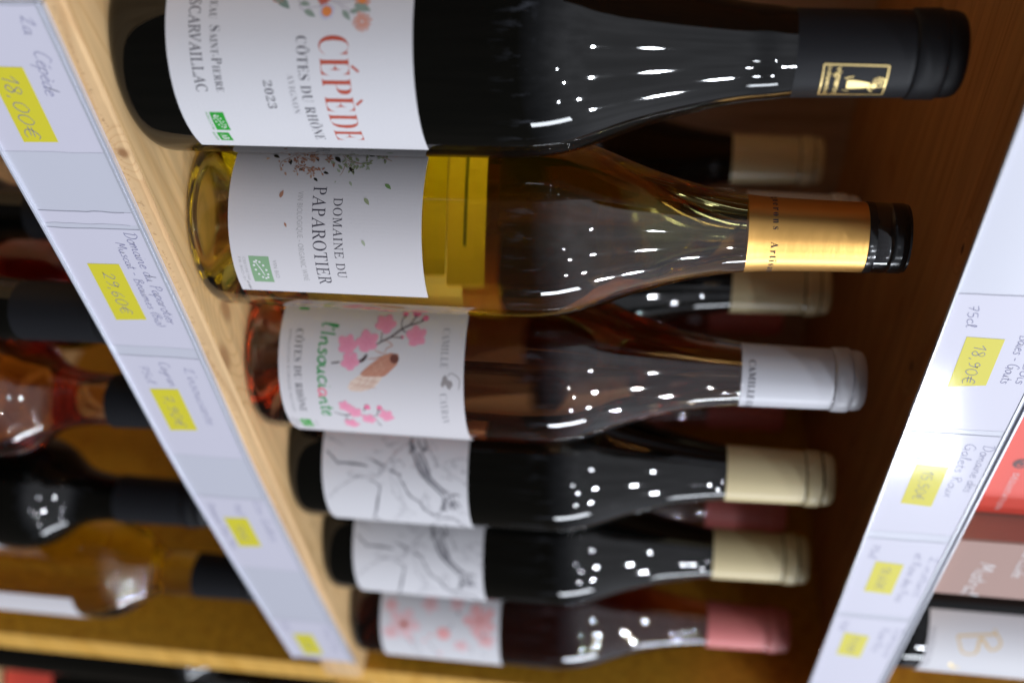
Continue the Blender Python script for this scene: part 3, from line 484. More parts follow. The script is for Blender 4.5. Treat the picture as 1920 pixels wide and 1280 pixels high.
TR = json.loads('''{"sketch":[["l",0.47,"g3",[[-36.5,23.3],[-33.5,26.8],[-30.2,30.0]]],["l",0.84,"g3",[[-30.8,31.1],[-30.3,37.3],[-30.2,43.0],[-29.5,46.3]]],["l",0.47,"g1",[[-43.7,22.3],[-42.2,27.5],[-39.6,33.0]]],["l",0.37,"g1",[[-9.0,23.3],[-14.3,28.5],[-19.2,35.2],[-22.7,41.0],[-24.0,51.9],[-27.6,55.7],[-33.4,58.8],[-38.6,62.6],[-43.0,67.8],[-45.9,70.3]]],["l",0.37,"g1",[[-24.5,35.4],[-23.0,38.7],[-23.6,46.2]]],["l",0.37,"g1",[[-38.6,49.5],[-37.9,52.4],[-37.7,55.2]]],["l",0.37,"g1",[[-45.3,53.5],[-42.7,56.6],[-41.5,59.1],[-44.1,63.5]]],["l",0.42,"g2",[[-21.8,49.0],[-18.0,53.3],[-10.0,51.9],[-0.5,49.5],[8.0,46.9],[11.4,47.5],[22.0,49.5]]],["l",0.42,"g2",[[-33.6,48.5],[-31.8,52.3],[-30.4,56.1]]],["l",0.56,"g2",[[-28.3,59.4],[-26.9,62.2],[-25.9,65.2]]],["l",0.47,"g2",[[-25.4,64.3],[-20.7,66.8],[-13.5,70.1],[-9.2,75.4],[-4.0,77.2],[-0.5,80.5],[1.6,83.5]]],["l",0.37,"g1",[[-27.9,59.4],[-19.2,60.6],[-14.4,61.3],[-6.9,65.7],[-2.2,68.4],[0.7,71.3]]],["l",0.37,"g1",[[-19.9,63.9],[-12.5,65.3],[-4.4,67.7]]],["l",0.37,"g1",[[-4.2,66.3],[3.0,62.3],[11.2,57.8]]],["l",0.37,"g1",[[-25.5,52.8],[-29.5,55.6],[-32.4,57.4]]],["l",0.37,"g1",[[-34.4,60.1],[-38.7,63.6],[-40.6,66.2]]],["l",1.59,"g4",[[-45.5,70.8],[-42.3,70.7],[-41.0,72.2],[-38.2,70.6]]],["l",1.12,"g3",[[-37.8,71.8],[-33.0,74.1],[-28.2,76.6],[-23.7,80.3],[-20.0,83.9],[-14.6,88.8]]],["l",0.65,"g3",[[-38.9,73.8],[-33.7,76.4],[-27.5,80.3],[-21.6,85.4],[-16.4,90.7]]],["l",0.56,"g2",[[-38.6,76.1],[-33.8,79.2],[-25.8,82.2],[-19.8,88.1],[-16.6,92.6]]],["l",0.84,"g4",[[-45.9,77.7],[-41.9,79.0],[-40.0,77.4],[-41.7,75.8],[-45.2,74.1]]],["l",1.21,"g4",[[-13.5,89.2],[-9.4,89.4],[-4.5,87.5],[-5.5,90.5]]],["l",0.65,"g3",[[-12.6,91.5],[-8.4,92.6],[-5.3,94.2]]],["l",0.65,"g3",[[-14.5,93.9],[-9.3,95.0],[-6.2,96.1]]],["l",0.65,"g3",[[-12.4,96.1],[-7.7,98.1]]],["l",0.65,"g3",[[-13.1,90.6],[-16.2,94.4],[-16.0,98.1]]],["l",0.65,"g3",[[-7.1,92.0],[-12.3,94.2]]],["l",0.65,"g3",[[-8.6,75.8],[-4.1,77.6],[-0.5,80.5],[1.6,83.5],[-2.0,85.9]]],["l",0.37,"g1",[[-9.3,75.8],[-12.4,77.5],[-14.2,78.6],[-12.7,80.3],[-7.0,79.4],[-3.0,81.3]]],["l",0.56,"g2",[[4.2,85.5],[3.4,90.4],[5.8,94.8],[16.6,97.9],[18.8,100.4]]],["l",0.37,"g1",[[1.1,87.4],[1.1,93.0],[2.9,99.8]]],["l",0.37,"g1",[[-3.4,96.3],[-2.6,102.3]]],["l",0.37,"g1",[[8.7,86.7],[22.0,87.8]]],["l",0.37,"g1",[[6.4,98.0],[10.0,99.4]]],["l",0.42,"g1",[[-40.3,81.0],[-36.0,84.1],[-32.4,85.2]]],["l",0.42,"g1",[[-43.8,80.7],[-39.4,82.0],[-34.2,84.7],[-30.1,90.8],[-26.3,96.4],[-23.4,101.9],[-23.0,103.3]]],["l",0.42,"g1",[[-34.1,89.3],[-35.7,93.3],[-37.0,98.7],[-35.9,102.9]]],["l",0.42,"g1",[[-29.5,99.1],[-30.5,103.2]]],["l",0.42,"g1",[[-34.4,93.4],[-31.4,96.7]]],["l",0.42,"g1",[[-32.2,61.2],[-33.6,63.0],[-33.4,65.8],[-31.2,67.2]]],["l",0.42,"g1",[[17.4,77.9],[5.6,83.9],[0.2,87.5]]],["l",0.42,"g1",[[-26.4,90.4],[-25.1,92.7],[-25.7,94.6]]],["l",0.42,"g1",[[22.0,69.3],[22.1,75.0],[10.0,81.3]]],["d",1.21,"g3",[[-30.0,30.2]]],["d",1.21,"g3",[[-32.2,85.2]]],["d",1.21,"g3",[[-25.9,65.2]]],["d",1.21,"g3",[[-30.4,42.5]]],["d",0.93,"g2",[[-41.4,84.6]]],["d",0.93,"g2",[[4.2,67.4]]],["d",0.93,"g2",[[0.7,71.3]]],["d",0.93,"g2",[[-23.3,101.0]]],["d",0.93,"g2",[[-41.5,59.1]]],["d",0.93,"g2",[[10.7,47.2]]],["d",0.93,"g2",[[-21.3,49.2]]],["d",0.93,"g2",[[-29.6,99.8]]],["d",0.93,"g2",[[-31.9,61.2]]],["d",0.93,"g2",[[-31.2,67.2]]]],"cherry":[["l",0.86,"br",[[-29.5,45.4],[-30.2,49.4]]],["l",0.86,"br",[[-37.7,65.7],[-40.3,68.4],[-43.4,73.7],[-47.2,78.2],[-49.7,82.1],[-51.8,87.4],[-53.9,89.9]]],["l",1.57,"br",[[-30.4,58.3],[-32.0,61.1],[-34.5,62.8]]],["l",0.5,"br",[[-47.6,78.5],[-51.7,78.2],[-55.0,79.5]]],["l",0.5,"br",[[-49.7,82.1],[-53.6,84.3],[-55.3,85.1]]],["l",0.5,"br",[[-47.2,78.5],[-45.6,81.9]]],["l",0.5,"br",[[-43.4,74.4],[-43.3,78.7]]],["l",0.5,"br",[[-41.0,69.3],[-45.3,69.2]]],["l",0.64,"br",[[-2.2,44.3],[-0.5,49.5],[-1.6,54.5],[-0.9,59.5],[-0.9,65.3]]],["l",0.43,"br",[[-1.1,49.6],[3.0,50.2]]],["l",0.43,"br",[[-4.1,59.3],[-6.7,60.8]]],["l",0.43,"br",[[-1.5,65.4],[-6.3,67.6]]],["l",0.43,"br",[[2.0,64.8],[6.6,66.1]]],["d",1.0,"br",[[6.3,66.1]]],["d",1.0,"br",[[-43.3,78.7]]],["d",1.14,"br",[[-54.2,79.3]]],["d",1.14,"br",[[-54.5,84.5]]],["d",1.14,"br",[[-52.7,88.0]]],["d",1.14,"br",[[-5.9,60.3]]],["d",1.14,"br",[[-5.5,67.1]]],["f",5.56,"pk",[[-38.8,52.8],[-39.1,58.4]]],["f",5.13,"pk",[[-30.9,54.7],[-29.5,59.6]]],["f",5.99,"pk",[[-40.7,62.6],[-37.2,67.5]]],["f",5.7,"pk",[[-49.8,70.4],[-49.0,76.1]]],["f",5.7,"pk",[[-44.4,86.1],[-40.3,90.2]]],["f",3.71,"pk",[[-6.8,50.6],[-7.1,54.4]]],["f",4.13,"pk",[[-3.2,54.8],[-0.3,57.9]]],["f",4.28,"pk",[[6.3,51.5],[7.3,55.6]]],["f",4.13,"pk",[[1.2,61.3],[7.0,62.8]]],["f",4.42,"pk",[[-2.0,70.6],[-0.0,74.5]]],["d",2.85,"pk2",[[-55.6,79.4]]],["d",4.28,"pk2",[[-56.3,84.9]]],["d",3.14,"pk2",[[-53.8,89.4]]],["d",1.71,"pk2",[[-43.5,79.3]]],["d",3.14,"pk2",[[-7.2,61.8]]],["d",2.85,"pk2",[[-7.2,67.9]]],["p",0.07,"wg",[[-17.5,53.0],[-21.0,54.6],[-24.9,59.8],[-25.2,71.2],[-21.5,68.9],[-18.3,65.9],[-16.1,60.0],[-15.9,55.0]]],["p",0.07,"cb",[[-25.1,59.6],[-27.5,61.9],[-30.5,65.4],[-34.2,70.2],[-35.8,74.4],[-35.4,78.1],[-33.2,78.6],[-30.4,77.6],[-28.1,75.4],[-25.3,72.6],[-24.3,71.1],[-23.8,61.2]]],["d",4.42,"cd",[[-33.1,76.3]]],["l",0.29,"cv",[[-24.6,60.5],[-27.7,66.2],[-30.9,73.2]]],["l",0.29,"cv",[[-24.2,63.3],[-27.9,69.0],[-29.6,74.7]]],["l",0.29,"cv",[[-29.0,64.7],[-30.0,69.0],[-33.6,73.1]]],["l",0.29,"cv",[[-24.6,67.6],[-28.0,71.9]]],["l",0.29,"cv",[[-32.0,68.9],[-28.0,71.1]]],["l",0.29,"cv",[[-29.8,66.2],[-25.7,68.0]]],["l",0.21,"cb",[[-16.8,54.4],[-20.1,58.9],[-24.6,60.5]]],["l",0.21,"cb",[[-16.1,56.5],[-20.3,61.8],[-24.1,64.0]]],["l",0.21,"cb",[[-16.2,59.3],[-20.5,64.6],[-24.4,67.6]]],["l",0.21,"cb",[[-17.0,63.0],[-22.1,67.5]]],["l",0.21,"cb",[[-19.9,54.6],[-18.4,67.4]]],["l",0.21,"cb",[[-22.6,57.6],[-21.4,68.2]]],["l",0.43,"cb",[[-32.4,63.2],[-32.8,66.8],[-34.2,70.9]]],["l",0.43,"cb",[[-36.7,66.4],[-35.8,68.7],[-35.2,71.9]]],["l",0.43,"cb",[[-35.6,71.6],[-37.7,72.1],[-39.2,74.8],[-40.4,74.0],[-41.5,71.4]]],["l",0.43,"eg",[[-19.8,107.6],[-24.5,108.0],[-26.8,106.2],[-27.7,103.4],[-25.9,102.4]]],["p",0.07,"eg",[[-23.3,99.3],[-25.8,100.0],[-26.9,101.3],[-24.5,102.4],[-23.9,104.2],[-22.2,104.8],[-19.5,103.1],[-20.5,102.0],[-22.3,101.0],[-20.4,99.9],[-21.8,98.9]]]],"tree":[["l",0.3,"tb",[[-57.8,46.4],[-55.5,43.5],[-53.2,40.5],[-50.7,40.2],[-48.8,41.9]]],["l",0.3,"tb",[[-56.7,45.8],[-54.0,47.3],[-51.9,48.2],[-50.5,52.8],[-49.7,57.2],[-47.8,58.9]]],["l",0.3,"tb",[[-55.0,47.5],[-55.2,50.9],[-54.1,52.9]]],["l",0.3,"tb",[[-48.0,48.1],[-50.4,47.6],[-50.1,53.3]]],["l",0.3,"tb",[[-57.7,59.0],[-55.4,59.9],[-53.9,62.0]]],["l",0.3,"tb",[[-57.9,65.4],[-55.1,67.7],[-52.0,67.9],[-48.6,67.3],[-47.1,66.4]]],["l",0.3,"tb",[[-55.1,67.7],[-53.6,71.0],[-52.8,75.9]]],["l",0.3,"tb",[[-57.3,66.8],[-54.7,70.0],[-52.5,75.9]]],["l",0.3,"tb",[[-53.1,69.0],[-50.6,70.8]]],["l",0.3,"tb",[[-57.9,82.5],[-56.2,84.6],[-54.7,87.4]]],["l",0.3,"tb",[[-58.0,51.5],[-56.4,54.1],[-54.2,54.2]]],["l",0.3,"tb",[[-57.6,74.5],[-58.3,77.3],[-57.6,82.6]]],["l",0.3,"tb",[[-50.1,53.5],[-47.2,54.3]]],["L",0.04,"tk",[[-56.5,36.1],[-55.0,39.1]]],["L",0.04,"tk",[[-54.6,43.5],[-51.5,44.8]]],["L",0.04,"tk",[[-56.1,54.8],[-53.7,56.3]]],["L",0.04,"tk",[[-56.4,62.8],[-53.4,65.8]]],["L",0.04,"tk",[[-51.1,69.9],[-48.4,72.4]]],["L",0.04,"tk",[[-49.7,48.6],[-48.9,50.7]]],["L",0.04,"tk",[[-48.4,59.4],[-47.7,61.8]]],["L",0.04,"tk",[[-45.8,55.6],[-44.2,57.5]]],["L",0.04,"tk",[[-55.7,84.0],[-53.6,84.8]]],["L",0.04,"tk",[[-57.7,77.0],[-57.2,79.7]]],["L",0.04,"tl",[[-51.3,48.3],[-49.8,47.9]]],["L",0.04,"tl",[[-55.2,47.5],[-56.0,46.2]]],["L",0.04,"tl2",[[-50.4,40.7],[-48.4,41.1]]],["L",0.04,"tl2",[[-50.4,52.7],[-51.0,51.5]]],["L",0.04,"tl",[[-56.4,50.9],[-58.2,50.5]]],["L",0.04,"tl2",[[-54.5,53.4],[-54.2,52.0]]],["L",0.04,"tl",[[-52.2,49.4],[-53.6,49.6]]],["L",0.04,"tl",[[-53.5,62.1],[-52.4,63.2]]],["L",0.04,"tl",[[-54.8,53.8],[-53.6,53.1]]],["L",0.04,"tl2",[[-56.0,50.0],[-57.6,49.4]]],["L",0.04,"tl",[[-55.0,49.2],[-53.9,51.0]]],["L",0.04,"tl2",[[-55.0,54.2],[-52.8,54.3]]],["L",0.04,"tl",[[-56.1,59.8],[-54.5,61.0]]],["L",0.04,"tl",[[-50.4,50.5],[-49.5,49.5]]],["L",0.04,"tl",[[-53.8,49.6],[-52.7,50.5]]],["L",0.04,"tl",[[-48.0,58.7],[-46.8,59.6]]],["L",0.04,"tl2",[[-54.5,44.0],[-53.1,43.4]]],["L",0.04,"tl",[[-50.0,55.4],[-49.5,56.8]]],["L",0.04,"tl2",[[-50.2,54.3],[-50.3,55.6]]],["L",0.04,"tl2",[[-49.3,54.7],[-49.4,56.2]]],["L",0.04,"tl2",[[-56.7,53.5],[-55.0,54.9]]],["L",0.04,"tl",[[-55.6,52.3],[-57.5,52.3]]],["L",0.04,"tl",[[-54.9,53.7],[-54.4,52.3]]],["L",0.04,"tl2",[[-48.1,42.7],[-46.4,43.7]]],["L",0.04,"tl",[[-56.5,53.8],[-58.1,53.7]]],["L",0.04,"tl",[[-54.1,46.9],[-52.4,46.7]]],["L",0.04,"tl",[[-51.5,47.6],[-50.4,46.8]]],["L",0.04,"tl",[[-55.5,45.2],[-54.4,46.3]]],["L",0.04,"tl",[[-55.2,49.6],[-55.8,48.4]]],["L",0.04,"tl",[[-55.7,60.7],[-57.7,61.0]]],["L",0.04,"tl",[[-48.7,48.8],[-49.6,49.9]]],["L",0.04,"tl",[[-50.4,53.9],[-51.0,55.2]]],["L",0.04,"tl",[[-53.6,43.1],[-52.3,44.1]]],["L",0.04,"tl2",[[-56.1,60.4],[-56.8,61.8]]],["L",0.04,"tl",[[-54.7,60.3],[-54.7,58.6]]],["L",0.04,"tl",[[-48.6,53.4],[-49.9,52.3]]],["L",0.04,"tl2",[[-48.1,53.5],[-47.2,52.2]]],["L",0.04,"tl",[[-49.6,53.9],[-48.3,55.5]]],["L",0.04,"tl",[[-49.2,57.9],[-50.9,56.6]]],["L",0.04,"tl",[[-50.3,51.0],[-48.9,50.5]]],["L",0.04,"tl",[[-48.9,54.3],[-50.9,54.1]]],["L",0.04,"tl2",[[-56.9,54.0],[-57.5,55.6]]],["L",0.04,"tl2",[[-49.2,57.8],[-50.5,56.6]]],["L",0.04,"tl2",[[-47.9,48.2],[-46.4,48.6]]],["L",0.04,"tl",[[-48.8,54.6],[-49.1,55.6]]],["L",0.04,"tl",[[-49.2,57.0],[-50.4,55.7]]],["L",0.04,"tl",[[-49.8,58.4],[-50.0,59.7]]],["L",0.04,"tl2",[[-52.7,39.7],[-54.0,38.9]]],["L",0.04,"tl2",[[-56.1,46.8],[-56.5,48.2]]],["L",0.04,"tl",[[-54.2,60.3],[-52.8,61.1]]],["L",0.04,"tl2",[[-53.1,41.2],[-52.9,42.9]]],["L",0.04,"tl2",[[-55.1,54.7],[-56.2,55.1]]],["L",0.04,"tl",[[-55.5,60.3],[-54.1,61.4]]],["L",0.04,"tl",[[-51.4,49.8],[-51.5,48.4]]],["L",0.04,"tl",[[-49.3,47.5],[-50.2,46.5]]],["L",0.04,"tl2",[[-57.5,58.4],[-58.2,56.6]]],["L",0.04,"tl",[[-49.5,50.1],[-48.3,51.4]]],["L",0.04,"tl2",[[-55.0,52.9],[-57.0,52.7]]],["L",0.04,"tl",[[-54.1,51.5],[-54.5,49.7]]],["L",0.04,"tl",[[-56.6,43.5],[-57.4,42.2]]],["L",0.04,"tl",[[-50.6,41.3],[-52.0,41.3]]],["L",0.04,"tl2",[[-47.3,55.0],[-46.2,55.8]]],["L",0.04,"tl",[[-49.5,58.6],[-50.8,59.6]]],["L",0.04,"tl",[[-52.4,49.1],[-54.2,49.1]]],["L",0.04,"tl2",[[-48.4,47.5],[-48.7,46.1]]],["L",0.04,"tl",[[-55.6,53.7],[-57.2,52.6]]],["L",0.04,"tl",[[-51.0,50.3],[-52.2,51.2]]],["L",0.04,"tl",[[-54.5,52.6],[-53.9,54.2]]],["L",0.04,"tl",[[-55.4,60.7],[-55.2,62.5]]],["L",0.04,"tl",[[-55.1,50.0],[-54.3,48.8]]],["L",0.04,"tl",[[-53.8,46.8],[-53.7,45.3]]],["L",0.04,"tl",[[-55.9,54.9],[-54.5,56.4]]],["L",0.04,"tl2",[[-47.2,54.1],[-45.3,54.5]]],["L",0.04,"tl",[[-52.9,62.7],[-50.9,63.3]]],["L",0.04,"tl2",[[-55.5,53.5],[-54.1,53.4]]],["L",0.04,"tl",[[-53.7,46.9],[-54.7,45.2]]],["L",0.04,"tl",[[-47.8,54.7],[-47.7,56.1]]],["L",0.04,"tl2",[[-48.1,53.8],[-50.0,52.9]]],["L",0.04,"tg",[[-52.7,68.8],[-52.5,66.8]]],["L",0.04,"tg",[[-58.1,83.2],[-59.9,84.7]]],["L",0.04,"tg",[[-53.5,76.8],[-53.1,74.8]]],["L",0.04,"tg",[[-52.4,72.1],[-49.9,71.9]]],["L",0.04,"tg2",[[-53.7,61.3],[-54.3,59.3]]],["L",0.04,"tg",[[-53.8,72.3],[-54.2,70.8]]],["L",0.04,"tg2",[[-51.8,75.5],[-50.7,74.1]]],["L",0.04,"tg",[[-58.0,81.0],[-59.0,82.7]]],["L",0.04,"tg2",[[-51.0,70.8],[-50.3,72.1]]],["L",0.04,"tg",[[-51.8,65.1],[-51.2,66.3]]],["L",0.04,"tg",[[-56.3,68.5],[-56.1,70.3]]],["L",0.04,"tg",[[-55.4,84.3],[-53.2,84.6]]],["L",0.04,"tg",[[-59.0,74.3],[-61.4,72.5]]],["L",0.04,"tg",[[-53.3,70.2],[-54.5,70.7]]],["L",0.04,"tg",[[-56.2,84.0],[-56.8,82.2]]],["L",0.04,"tg",[[-51.7,65.3],[-50.0,67.2]]],["L",0.04,"tg2",[[-53.0,63.2],[-54.4,61.5]]],["L",0.04,"tg",[[-56.0,68.1],[-58.3,68.2]]],["L",0.04,"tg",[[-52.4,73.4],[-50.0,73.0]]],["L",0.04,"tg2",[[-52.5,63.3],[-53.8,61.5]]],["L",0.04,"tg",[[-51.9,77.4],[-50.1,78.4]]],["L",0.04,"tg",[[-56.4,85.1],[-58.4,84.3]]],["L",0.04,"tg2",[[-52.1,70.5],[-53.6,71.9]]],["L",0.04,"tg",[[-53.0,68.1],[-50.8,68.8]]],["L",0.04,"tg",[[-52.2,75.5],[-50.8,75.6]]],["L",0.04,"tg",[[-53.0,74.7],[-52.8,76.3]]],["L",0.04,"tg",[[-55.8,68.7],[-54.4,70.8]]],["L",0.04,"tg",[[-52.5,75.4],[-51.5,76.5]]],["L",0.04,"tg",[[-54.6,67.5],[-53.3,66.2]]],["L",0.04,"tg2",[[-51.5,78.2],[-50.0,77.0]]],["L",0.04,"tg",[[-52.6,78.3],[-53.0,76.7]]],["L",0.04,"tg2",[[-54.0,67.8],[-56.0,67.4]]],["L",0.04,"tg",[[-53.3,76.5],[-53.6,78.1]]],["L",0.04,"tg2",[[-56.9,82.5],[-55.5,80.9]]],["L",0.04,"tg",[[-56.6,80.6],[-57.5,82.3]]],["L",0.04,"tg2",[[-48.7,66.5],[-50.3,64.8]]],["L",0.04,"tg",[[-53.0,77.1],[-53.7,78.9]]],["L",0.04,"tg",[[-53.2,77.6],[-53.3,79.5]]],["L",0.04,"tg",[[-52.1,68.9],[-52.0,67.8]]],["L",0.04,"tg",[[-52.4,70.3],[-52.7,71.8]]],["L",0.04,"tg",[[-54.3,73.4],[-56.3,71.7]]],["L",0.04,"tg",[[-57.6,76.6],[-55.3,76.3]]],["L",0.04,"tg",[[-59.6,76.9],[-62.4,77.0]]],["L",0.04,"tg",[[-53.4,77.5],[-52.0,77.1]]],["L",0.04,"tg",[[-54.7,78.9],[-53.7,77.9]]],["L",0.04,"tg",[[-51.1,66.6],[-52.4,64.8]]],["L",0.04,"tg",[[-53.1,70.1],[-51.2,70.8]]],["L",0.04,"tg",[[-52.6,63.7],[-53.6,62.6]]],["L",0.04,"tg2",[[-57.5,82.2],[-56.3,81.3]]],["L",0.04,"tg2",[[-51.8,69.4],[-50.5,69.2]]],["L",0.04,"tg2",[[-51.7,77.2],[-50.1,78.7]]],["L",0.04,"tg",[[-49.7,71.4],[-47.5,72.4]]],["L",0.04,"tg",[[-49.8,70.4],[-48.2,69.9]]],["L",0.04,"tg",[[-54.3,78.0],[-54.9,79.5]]],["L",0.04,"tg2",[[-58.8,82.0],[-60.8,80.6]]],["L",0.04,"tg",[[-54.1,76.9],[-55.8,76.6]]],["L",0.04,"tG",[[-43.9,86.0],[-41.7,88.8]]],["L",0.04,"tg",[[-37.7,77.9],[-34.9,80.2]]],["L",0.04,"tg2",[[-20.7,77.2],[-18.2,78.5]]],["L",0.04,"tg2",[[-44.6,70.9],[-42.6,72.2]]],["L",0.04,"tg2",[[-43.8,64.8],[-44.7,65.4]]],["L",0.04,"tl",[[-36.8,42.3],[-40.1,43.5]]],["L",0.04,"tl",[[-26.8,44.4],[-24.9,45.3]]],["L",0.04,"to",[[-54.2,33.4],[-54.8,35.0]]],["L",0.04,"tg2",[[-45.7,32.9],[-45.5,33.3]]]],"daisy":[["l",0.19,"st",[[-35.7,71.4],[-34.3,72.9],[-33.6,74.3]]],["l",0.19,"st",[[-37.3,83.0],[-35.9,86.0],[-33.9,87.5]]],["l",0.19,"st",[[-36.6,85.9],[-34.3,89.3],[-32.5,91.1]]],["l",0.19,"st",[[-38.0,71.1],[-36.6,71.5],[-35.4,72.1]]],["l",0.19,"st",[[-37.8,82.3],[-36.9,87.8],[-38.1,91.2]]],["l",0.19,"st",[[-35.0,74.2],[-35.5,78.5],[-37.1,80.7]]],["L",0.02,"sg",[[-34.1,73.4],[-31.9,77.6]]],["L",0.02,"sg",[[-34.1,86.9],[-30.7,89.8]]],["L",0.02,"sg",[[-35.9,90.9],[-34.0,97.0]]],["L",0.02,"sg",[[-36.4,71.8],[-36.1,75.6]]],["L",0.02,"sg",[[-33.6,89.4],[-34.0,93.3]]],["L",0.02,"sg2",[[-38.5,63.2],[-34.6,68.3]]],["L",0.02,"sg",[[-39.5,61.0],[-36.8,65.8]]],["R",2.87,"lav",[[-33.8,81.5],[-33.9,84.3]]],["R",3.46,"dp",[[-30.4,94.0],[-30.4,97.3]]],["R",3.11,"dp",[[-37.8,93.7],[-37.8,96.8]]],["R",2.63,"rd",[[-38.3,80.1],[-38.3,82.7]]],["R",2.63,"rd",[[-39.0,63.9],[-39.0,66.5]]],["d",3.58,"or",[[-33.8,81.5]]],["d",2.87,"or",[[-37.8,93.7]]],["d",3.35,"or",[[-39.0,63.9]]]],"blush":[["f",13.38,"p1",[[-26.0,39.5],[-24.8,52.7]]],["f",13.38,"p3",[[-33.4,91.8],[-26.7,102.8]]],["f",6.08,"p2",[[-38.1,30.4],[-38.6,36.5]]],["f",7.7,"p2",[[-19.3,96.1],[-12.5,100.8]]],["f",6.49,"p1",[[-42.8,75.9],[-43.4,82.3]]],["f",7.3,"p1",[[-41.2,57.4],[-38.3,64.0]]],["f",6.49,"p1",[[-12.1,78.9],[-11.4,85.3]]],["f",7.3,"p1",[[-18.7,30.3],[-13.3,35.6]]],["d",9.73,"p3",[[-21.3,67.1]]],["d",4.46,"pc",[[-25.5,39.5]]],["d",4.46,"pc",[[-33.0,92.2]]],["d",2.43,"p3",[[-14.3,53.4]]],["d",2.43,"p3",[[-18.9,58.1]]],["d",2.43,"p3",[[-39.5,100.2]]],["d",3.65,"p2",[[-1.4,63.3]]],["d",3.65,"p2",[[-13.1,43.9]]],["d",3.65,"p2",[[-14.5,97.6]]],["d",2.11,"g2",[[-22.8,94.5]]],["d",2.11,"g2",[[-36.8,77.2]]],["l",0.73,"g1",[[-15.8,40.0],[-9.7,44.4],[0.3,46.5]]],["l",0.73,"g1",[[-13.4,55.4],[-4.1,60.3],[8.0,62.0]]],["l",0.73,"g1",[[-17.4,45.0],[-3.8,50.4]]],["l",0.73,"g1",[[-0.1,48.2],[16.5,48.6]]],["l",0.73,"g1",[[-29.2,72.7],[-25.7,71.2],[-21.7,67.1]]],["l",0.73,"g1",[[-12.9,85.4],[-4.3,86.5]]],["l",0.73,"g1",[[-8.0,92.4],[-2.9,96.1]]]]}''')
def art(key, parent, r, name, cmap=None, seed=3, ds=0):
    d = Decal(); rnd = random.Random(seed)
    for i, (kind, wd, col, pts) in enumerate(TR[key]):
        pts = [(p[0]+ds, p[1]) for p in pts]; k = 'ink_'+col; lay = .02*(i % 5)
        if kind == 'l' and key == 'sketch':
            d.line(pts, wd*.95, k, lay)
            if col != 'g1':
                for q in range(6): d.line([(p[0]+rnd.uniform(-1, 1)*wd, p[1]+rnd.uniform(-1, 1)*wd) for p in pts], .28, 'ink_g3' if q % 2 else 'ink_g2', lay+.03)
            for q in range(len(pts)-1):
                if rnd.random() < .75:
                    a = rnd.uniform(0, 6.28); L_ = rnd.uniform(1.5, 4.5); x0, z0 = pts[q]; x1, z1 = x0+L_*math.cos(a), z0+L_*math.sin(a)
                    if 22 < z1 < 101 and -64 < x1 < 20: d.line([(x0, z0), ((x0+x1)/2+rnd.uniform(-.6, .6), (z0+z1)/2+rnd.uniform(-.6, .6)), (x1, z1)], .35, 'ink_g1', lay+.02)
        elif kind == 'l': d.line(pts, wd, k, lay+(.06 if col in ('cb', 'cv') else 0))
        elif kind == 'd': d.dot(pts[0], wd, k, lay+.05)
        elif kind == 'p': d.poly(pts, k, .0 if col == 'wg' else .03)
        elif kind == 'L': d.leaf(pts[0], pts[1], k, lay+.04)
        elif kind == 'f':
            a = math.atan2(pts[1][1]-pts[0][1], pts[1][0]-pts[0][0])
            if col == 'pk': d.flower(pts[0], wd*.88, a, k, .06+.03*(i % 4), rnd, 'ink_pkd')
            else:                                                  # washed petals: many fine strokes, denser to the heart
                for pt in range(5):
                    for q in range(17):
                        b = a+pt*1.257+(q-8)*.062; f0 = rnd.uniform(.05, .3); f1 = (1-.035*abs(q-8))*rnd.uniform(.82, 1)
                        d.line([(pts[0][0]+math.cos(b)*wd*f0, pts[0][1]+math.sin(b)*wd*f0), (pts[0][0]+math.cos(b)*wd*f1, pts[0][1]+math.sin(b)*wd*f1)], wd*.075, rnd.choice([k, k, 'ink_p1']), .05+.01*(q % 4), True, False)
                        if q % 2: d.line([(pts[0][0]+math.cos(b)*wd*.06, pts[0][1]+math.sin(b)*wd*.06), (pts[0][0]+math.cos(b)*wd*f1*.5, pts[0][1]+math.sin(b)*wd*f1*.5)], wd*.035, 'ink_p3' if col != 'p1' else 'ink_rd2', .10, True, False)
        elif kind == 'R':
            R_ = wd; nP = 26
            for q in range(nP):
                a = 2*math.pi*q/nP+rnd.uniform(-.08, .08); rr = R_*rnd.uniform(.82, 1.05); d.line([(pts[0][0]+math.cos(a)*R_*.12, pts[0][1]+math.sin(a)*R_*.12), (pts[0][0]+math.cos(a)*rr, pts[0][1]+math.sin(a)*rr)], R_*.15, k, .05+.01*(q % 4), True, False)
    return d.build(name, parent, r=r, off=.27)
def eu_leaf(d, s0, z0, s1, z1, k, lay=0):
    d.rect(s0, z0, s1, z1, k, lay); w_, h_ = s1-s0, z1-z0; pts = []
    for i in range(12):
        t = i/12*2*math.pi; u = .5+.34*math.cos(t); v = .5+.26*math.sin(t)+.14*math.cos(t); pts.append((s0+u*w_, z0+v*h_))
    for p in pts: d.dot(p, .085*w_, 'white_ink', lay+.05, 6)
    d.line([(s0+.2*w_, z0+.3*h_), (s0+.5*w_, z0+.52*h_), (s0+.72*w_, z0+.62*h_)], .035*w_, 'white_ink', lay+.05)

